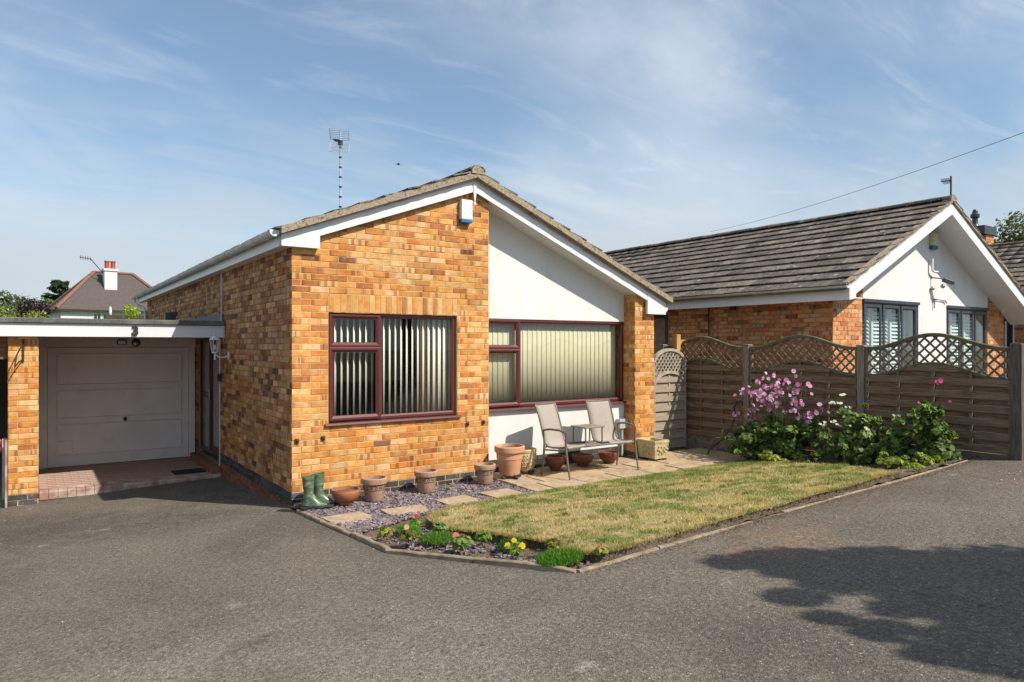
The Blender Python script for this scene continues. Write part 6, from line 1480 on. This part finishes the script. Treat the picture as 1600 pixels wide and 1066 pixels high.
# ------------------------------------------------------------ third bungalow at the right edge
tb = thing('far_right_bungalow', 'third bungalow with dark tiled roof at the right edge behind its neighbour', 'house', (22, 4, 0))
tc_ = Bricks(); m_ = MB(); m_.box(18.708, -1.5, -.4, 25.4, 12, 3.0); tw_ = m_.build('side_wall', 'mortar_dark', tb)
tc_.wall((18.70, 12), rad(-90), 13.5, -.045, 2.98, pal=PAL_B, part=tw_); tc_.finish(60)
m_ = MB(); m_.prism([(18.2, 2.93), (25.9, 2.93), (22.1, 4.9)], 1, -1.9, 12.2); troof = m_.build('roof', 'felt', tb)
roof_slope(troof, (18.2, 2.98), (22.1, 4.96), -2.0, 12.3, 13, 42, PAL_N, 120, single_key=lambda v: (v - CAMP).length); roof_slope(troof, (26.0, 2.98), (22.1, 4.96), -2.0, 12.3, 13, 42, PAL_N, 0)
ridge_tiles(troof, 22.1, 4.97, -2, 12.2, PAL_RG, 6)
m_ = MB(); frame_rect(m_, -.52, -.32, 1.0, 2.85, .03, 0, .05, 'x'); m_.v = [(18.66 + v[0], v[1], v[2]) for v in m_.v]; tw2 = m_.build('window', 'upvc_white', tb); m_ = MB(); m_.box(18.68, -.49, 1.04, 18.69, -.35, 2.80); m_.build('pane', 'window_dark', tw2)
m_ = MB(); m_.box(18.12, -1.9, 2.80, 18.2, 12, 2.97); m_.build('fascia', 'upvc_white', tb)
ch = MB(); ch.box(22.06, 1.45, 4.3, 22.62, 2.0, 5.34); cho = ch.build('chimney', 'mortar', tb)
cb = Bricks(); cb.wall((22.05, 1.44), 0, .58, 4.3, 5.33, pal=PAL_B, part=cho); cb.wall((22.05, 2.01), rad(-90), .57, 4.3, 5.33, pal=PAL_B, part=cho); cb.finish(40)
m_ = MB(); m_.box(21.80, 1.38, 5.35, 22.68, 2.07, 5.62); m_.build('chimney_cap', 'anthracite', cho, .01)
m_ = MB(); m_.lathe([(.13, 0), (.10, .05), (.08, .10), (.08, .26), (.13, .30), (.13, .38), (.08, .43), (.08, .48), (.05, .54), (.0, .56)], (21.98, 1.72, 5.621), 14); m_.build('cowl', 'anthracite', cho)
t = thing('rooftop_aerial', 'small tv aerial on a short mast behind the gable apex on the right', 'aerial', (22.4, 2.6, 5)); b = MB(); b.tube([(22.4, 2.6, 4.8), (22.4, 2.6, 7.45)], .03, 6); b.build('mast', 'iron_black', t)
b = MB(); b.tube([(22.45, 2.6, 7.32), (22.05, 2.75, 7.25)], .02, 5)
for k in range(7): q = Vector((22.38 - k * .045, 2.62 + k * .018, 7.31 - k * .010)); b.tube([q + Vector((.04, .07, .10)), q - Vector((.04, .07, .10))], .012, 4)
b.build('boom', 'iron_black', t)
# ------------------------------------------------------------ white hip roofed house far left
fh = thing('white_house', 'distant white rendered house with brown hipped roof and white chimney', 'house', (2, 54, -1))
A0 = Vector((-1.01, 51.65, 0)); ang = rad(5.3); ux = Vector((math.cos(ang), math.sin(ang), 0)); uy = Vector((-math.sin(ang), math.cos(ang), 0))
def FW(u, v, z): p = A0 + ux * u + uy * v; return (p.x, p.y, z)
Wd, Dp, ZE, ZR = 8.5, 7.0, 4.55, 7.6
def fbox(mb, u0, v0, z0, u1, v1, z1): mb.add([FW(u0, v0, z0), FW(u1, v0, z0), FW(u1, v1, z0), FW(u0, v1, z0), FW(u0, v0, z1), FW(u1, v0, z1), FW(u1, v1, z1), FW(u0, v1, z1)], TF)
m_ = MB(); fbox(m_, .3, .3, -1, Wd - .3, Dp - .3, ZE); m_.build('walls', 'render_white', fh)
m_ = MB(); h0 = 2.9
m_.add([FW(0, 0, ZE - .02), FW(Wd, 0, ZE - .02), FW(Wd, Dp, ZE - .02), FW(0, Dp, ZE - .02), FW(h0, Dp / 2, ZR), FW(Wd - h0, Dp / 2, ZR)], [(0, 1, 5, 4), (1, 2, 5), (2, 3, 4, 5), (3, 0, 4), (3, 2, 1, 0)]); fr_ = m_.build('roof', 'roof_brown', fh)
m_ = MB()
for p, q in ((FW(0, 0, ZE), FW(h0, Dp / 2, ZR)), (FW(0, Dp, ZE), FW(h0, Dp / 2, ZR)), (FW(Wd, 0, ZE), FW(Wd - h0, Dp / 2, ZR)), (FW(h0, Dp / 2, ZR), FW(Wd - h0, Dp / 2, ZR))):
    n = 14
    for i in range(n):
        a = Vector(p).lerp(Vector(q), i / n); b_ = Vector(p).lerp(Vector(q), (i + .93) / n); m_.tube([a + Vector((0, 0, .03)), b_ + Vector((0, 0, .05))], .13, 6)
m_.build('hip_tiles', 'slate_roof_red', fr_)
m_ = MB(); fbox(m_, -.02, -.02, ZE - .16, Wd + .02, .02, ZE - .03); fbox(m_, -.02, .02, ZE - .16, .02, Dp, ZE - .03); m_.build('gutter', 'iron_black', fh)
for u0 in (2.35, 2.95):
    m_ = MB(); fbox(m_, u0, .24, ZE - .75, u0 + .5, .295, ZE - .30); w_ = m_.build('window', 'upvc_white', fh); m_ = MB(); fbox(m_, u0 + .04, .22, ZE - .71, u0 + .23, .238, ZE - .34); fbox(m_, u0 + .27, .22, ZE - .71, u0 + .46, .238, ZE - .34); m_.build('pane', 'window_dark', w_)
m_ = MB(); cu0 = 3.35; fbox(m_, cu0, 1.9, 5.4, cu0 + .86, 2.7, 7.65); fbox(m_, cu0 - .07, 1.82, 7.651, cu0 + .93, 2.78, 7.82); cc = m_.build('chimney', 'render_white', fr_)
for k in (0.23, .64):
    m_ = MB(); p = FW(cu0 + k, 2.3, 7.821); m_.lathe([(.20, 0), (.17, .1), (.16, .52), (.20, .56), (.19, .62)], p, 12); m_.build('chimney_pot', 'chimney_red', cc)
t = thing('satellite_dish', 'white satellite dish on the wall of the distant white house', 'dish', FW(3.9, .2, 4.2)); m_ = MB()
m_.ball(FW(3.35, -.3, 4.42), .5, 12, 8, (.22, .3, .75)); m_.build('dish', 'upvc_white', t); m_ = MB(); m_.tube([FW(3.35, -.25, 4.3), FW(3.35, .29, 3.9)], .03, 5); m_.build('bracket_arm', 'iron_black', t)
t = thing('rooftop_aerial', 'small tv aerial leaning from the chimney of the distant white house', 'aerial', FW(cu0, 2.3, 7.6)); m_ = MB(); m_.tube([FW(cu0 - .05, 2.3, 7.5), FW(cu0 - .9, 2.3, 8.55)], .035, 5); m_.tube([FW(cu0 - .85, 2.3, 8.5), FW(cu0 - 1.6, 2.3, 8.6)], .03, 5)
for k in range(5): q = Vector(FW(cu0 - .9 - k * .16, 2.3, 8.52 + k * .02)); m_.tube([q + Vector((0, .1, .16)), q - Vector((0, .1, .16))], .02, 4)
m_.build('mast_and_boom', 'iron_black', t)
# dark boundary fence behind the side wall
m_ = MB(); m_.box(-.3, 20.6, -1, 3, 20.65, 2.98); one('dark_fence', m_, 'hedge_wood', 'dark timber fence beyond the far end of the side wall', 'fence')
# ------------------------------------------------------------ wires and a bird
def wire(a, b_, sag, r, label):
    m_ = MB(); a = Vector(a); b_ = Vector(b_); m_.tube([a.lerp(b_, i / 24) - Vector((0, 0, sag * 4 * (i / 24) * (1 - i / 24))) for i in range(25)], r, 4)
    one('overhead_wire', m_, 'iron_black', label, 'wire')
wire((26.84, 2.09, 9.53), (45.64, 31.64, 11.69), .35, .011, 'overhead cable crossing the sky above the neighbouring roof')
ov = Vector((26.84, 2.09, 9.53)) - (Vector((45.64, 31.64, 11.69)) - Vector((26.84, 2.09, 9.53))) * .6
wire(tuple(ov), (26.84, 2.09, 9.53), .1, .011, 'continuation of the overhead cable beyond the right edge')
wire((-12, 46, 6.1), (.5, 88.0, 7.1), .5, .02, 'faint overhead wire above the trees at the left edge')
t = thing('bird', 'small dark bird flying in the sky right of the television aerial', 'bird', (2.5, 10, 7)); m_ = MB(); p = CAMP + (Vector((math.cos(TH), math.sin(TH), 0)) + Vector((math.sin(TH), -math.cos(TH), 0)) * (-178 / 1089) + Vector((0, 0, 283 / 1089))) * 40
t.location = p
m_.ball(p, .05, 8, 6, (1.9, .8, .7)); m_.ball(p + Vector((.11, 0, .01)), .03, 6, 5)
m_.add([p + Vector((-.08, 0, 0)), p + Vector((-.17, .04, .0)), p + Vector((-.17, -.04, .02))], [(0, 1, 2)]); m_.build('body', 'bird', t)
for s_ in (1, -1):
    m_ = MB(); m_.add([p + Vector((.06, s_ * .04, .02)), p + Vector((-.07, s_ * .04, .02)), p + Vector((-.05, s_ * .14, .05)), p + Vector((-.02, s_ * .20, .04)), p + Vector((.03, s_ * .12, .05))], [(0, 1, 2, 3, 4)]); m_.build('wing', 'bird', t)
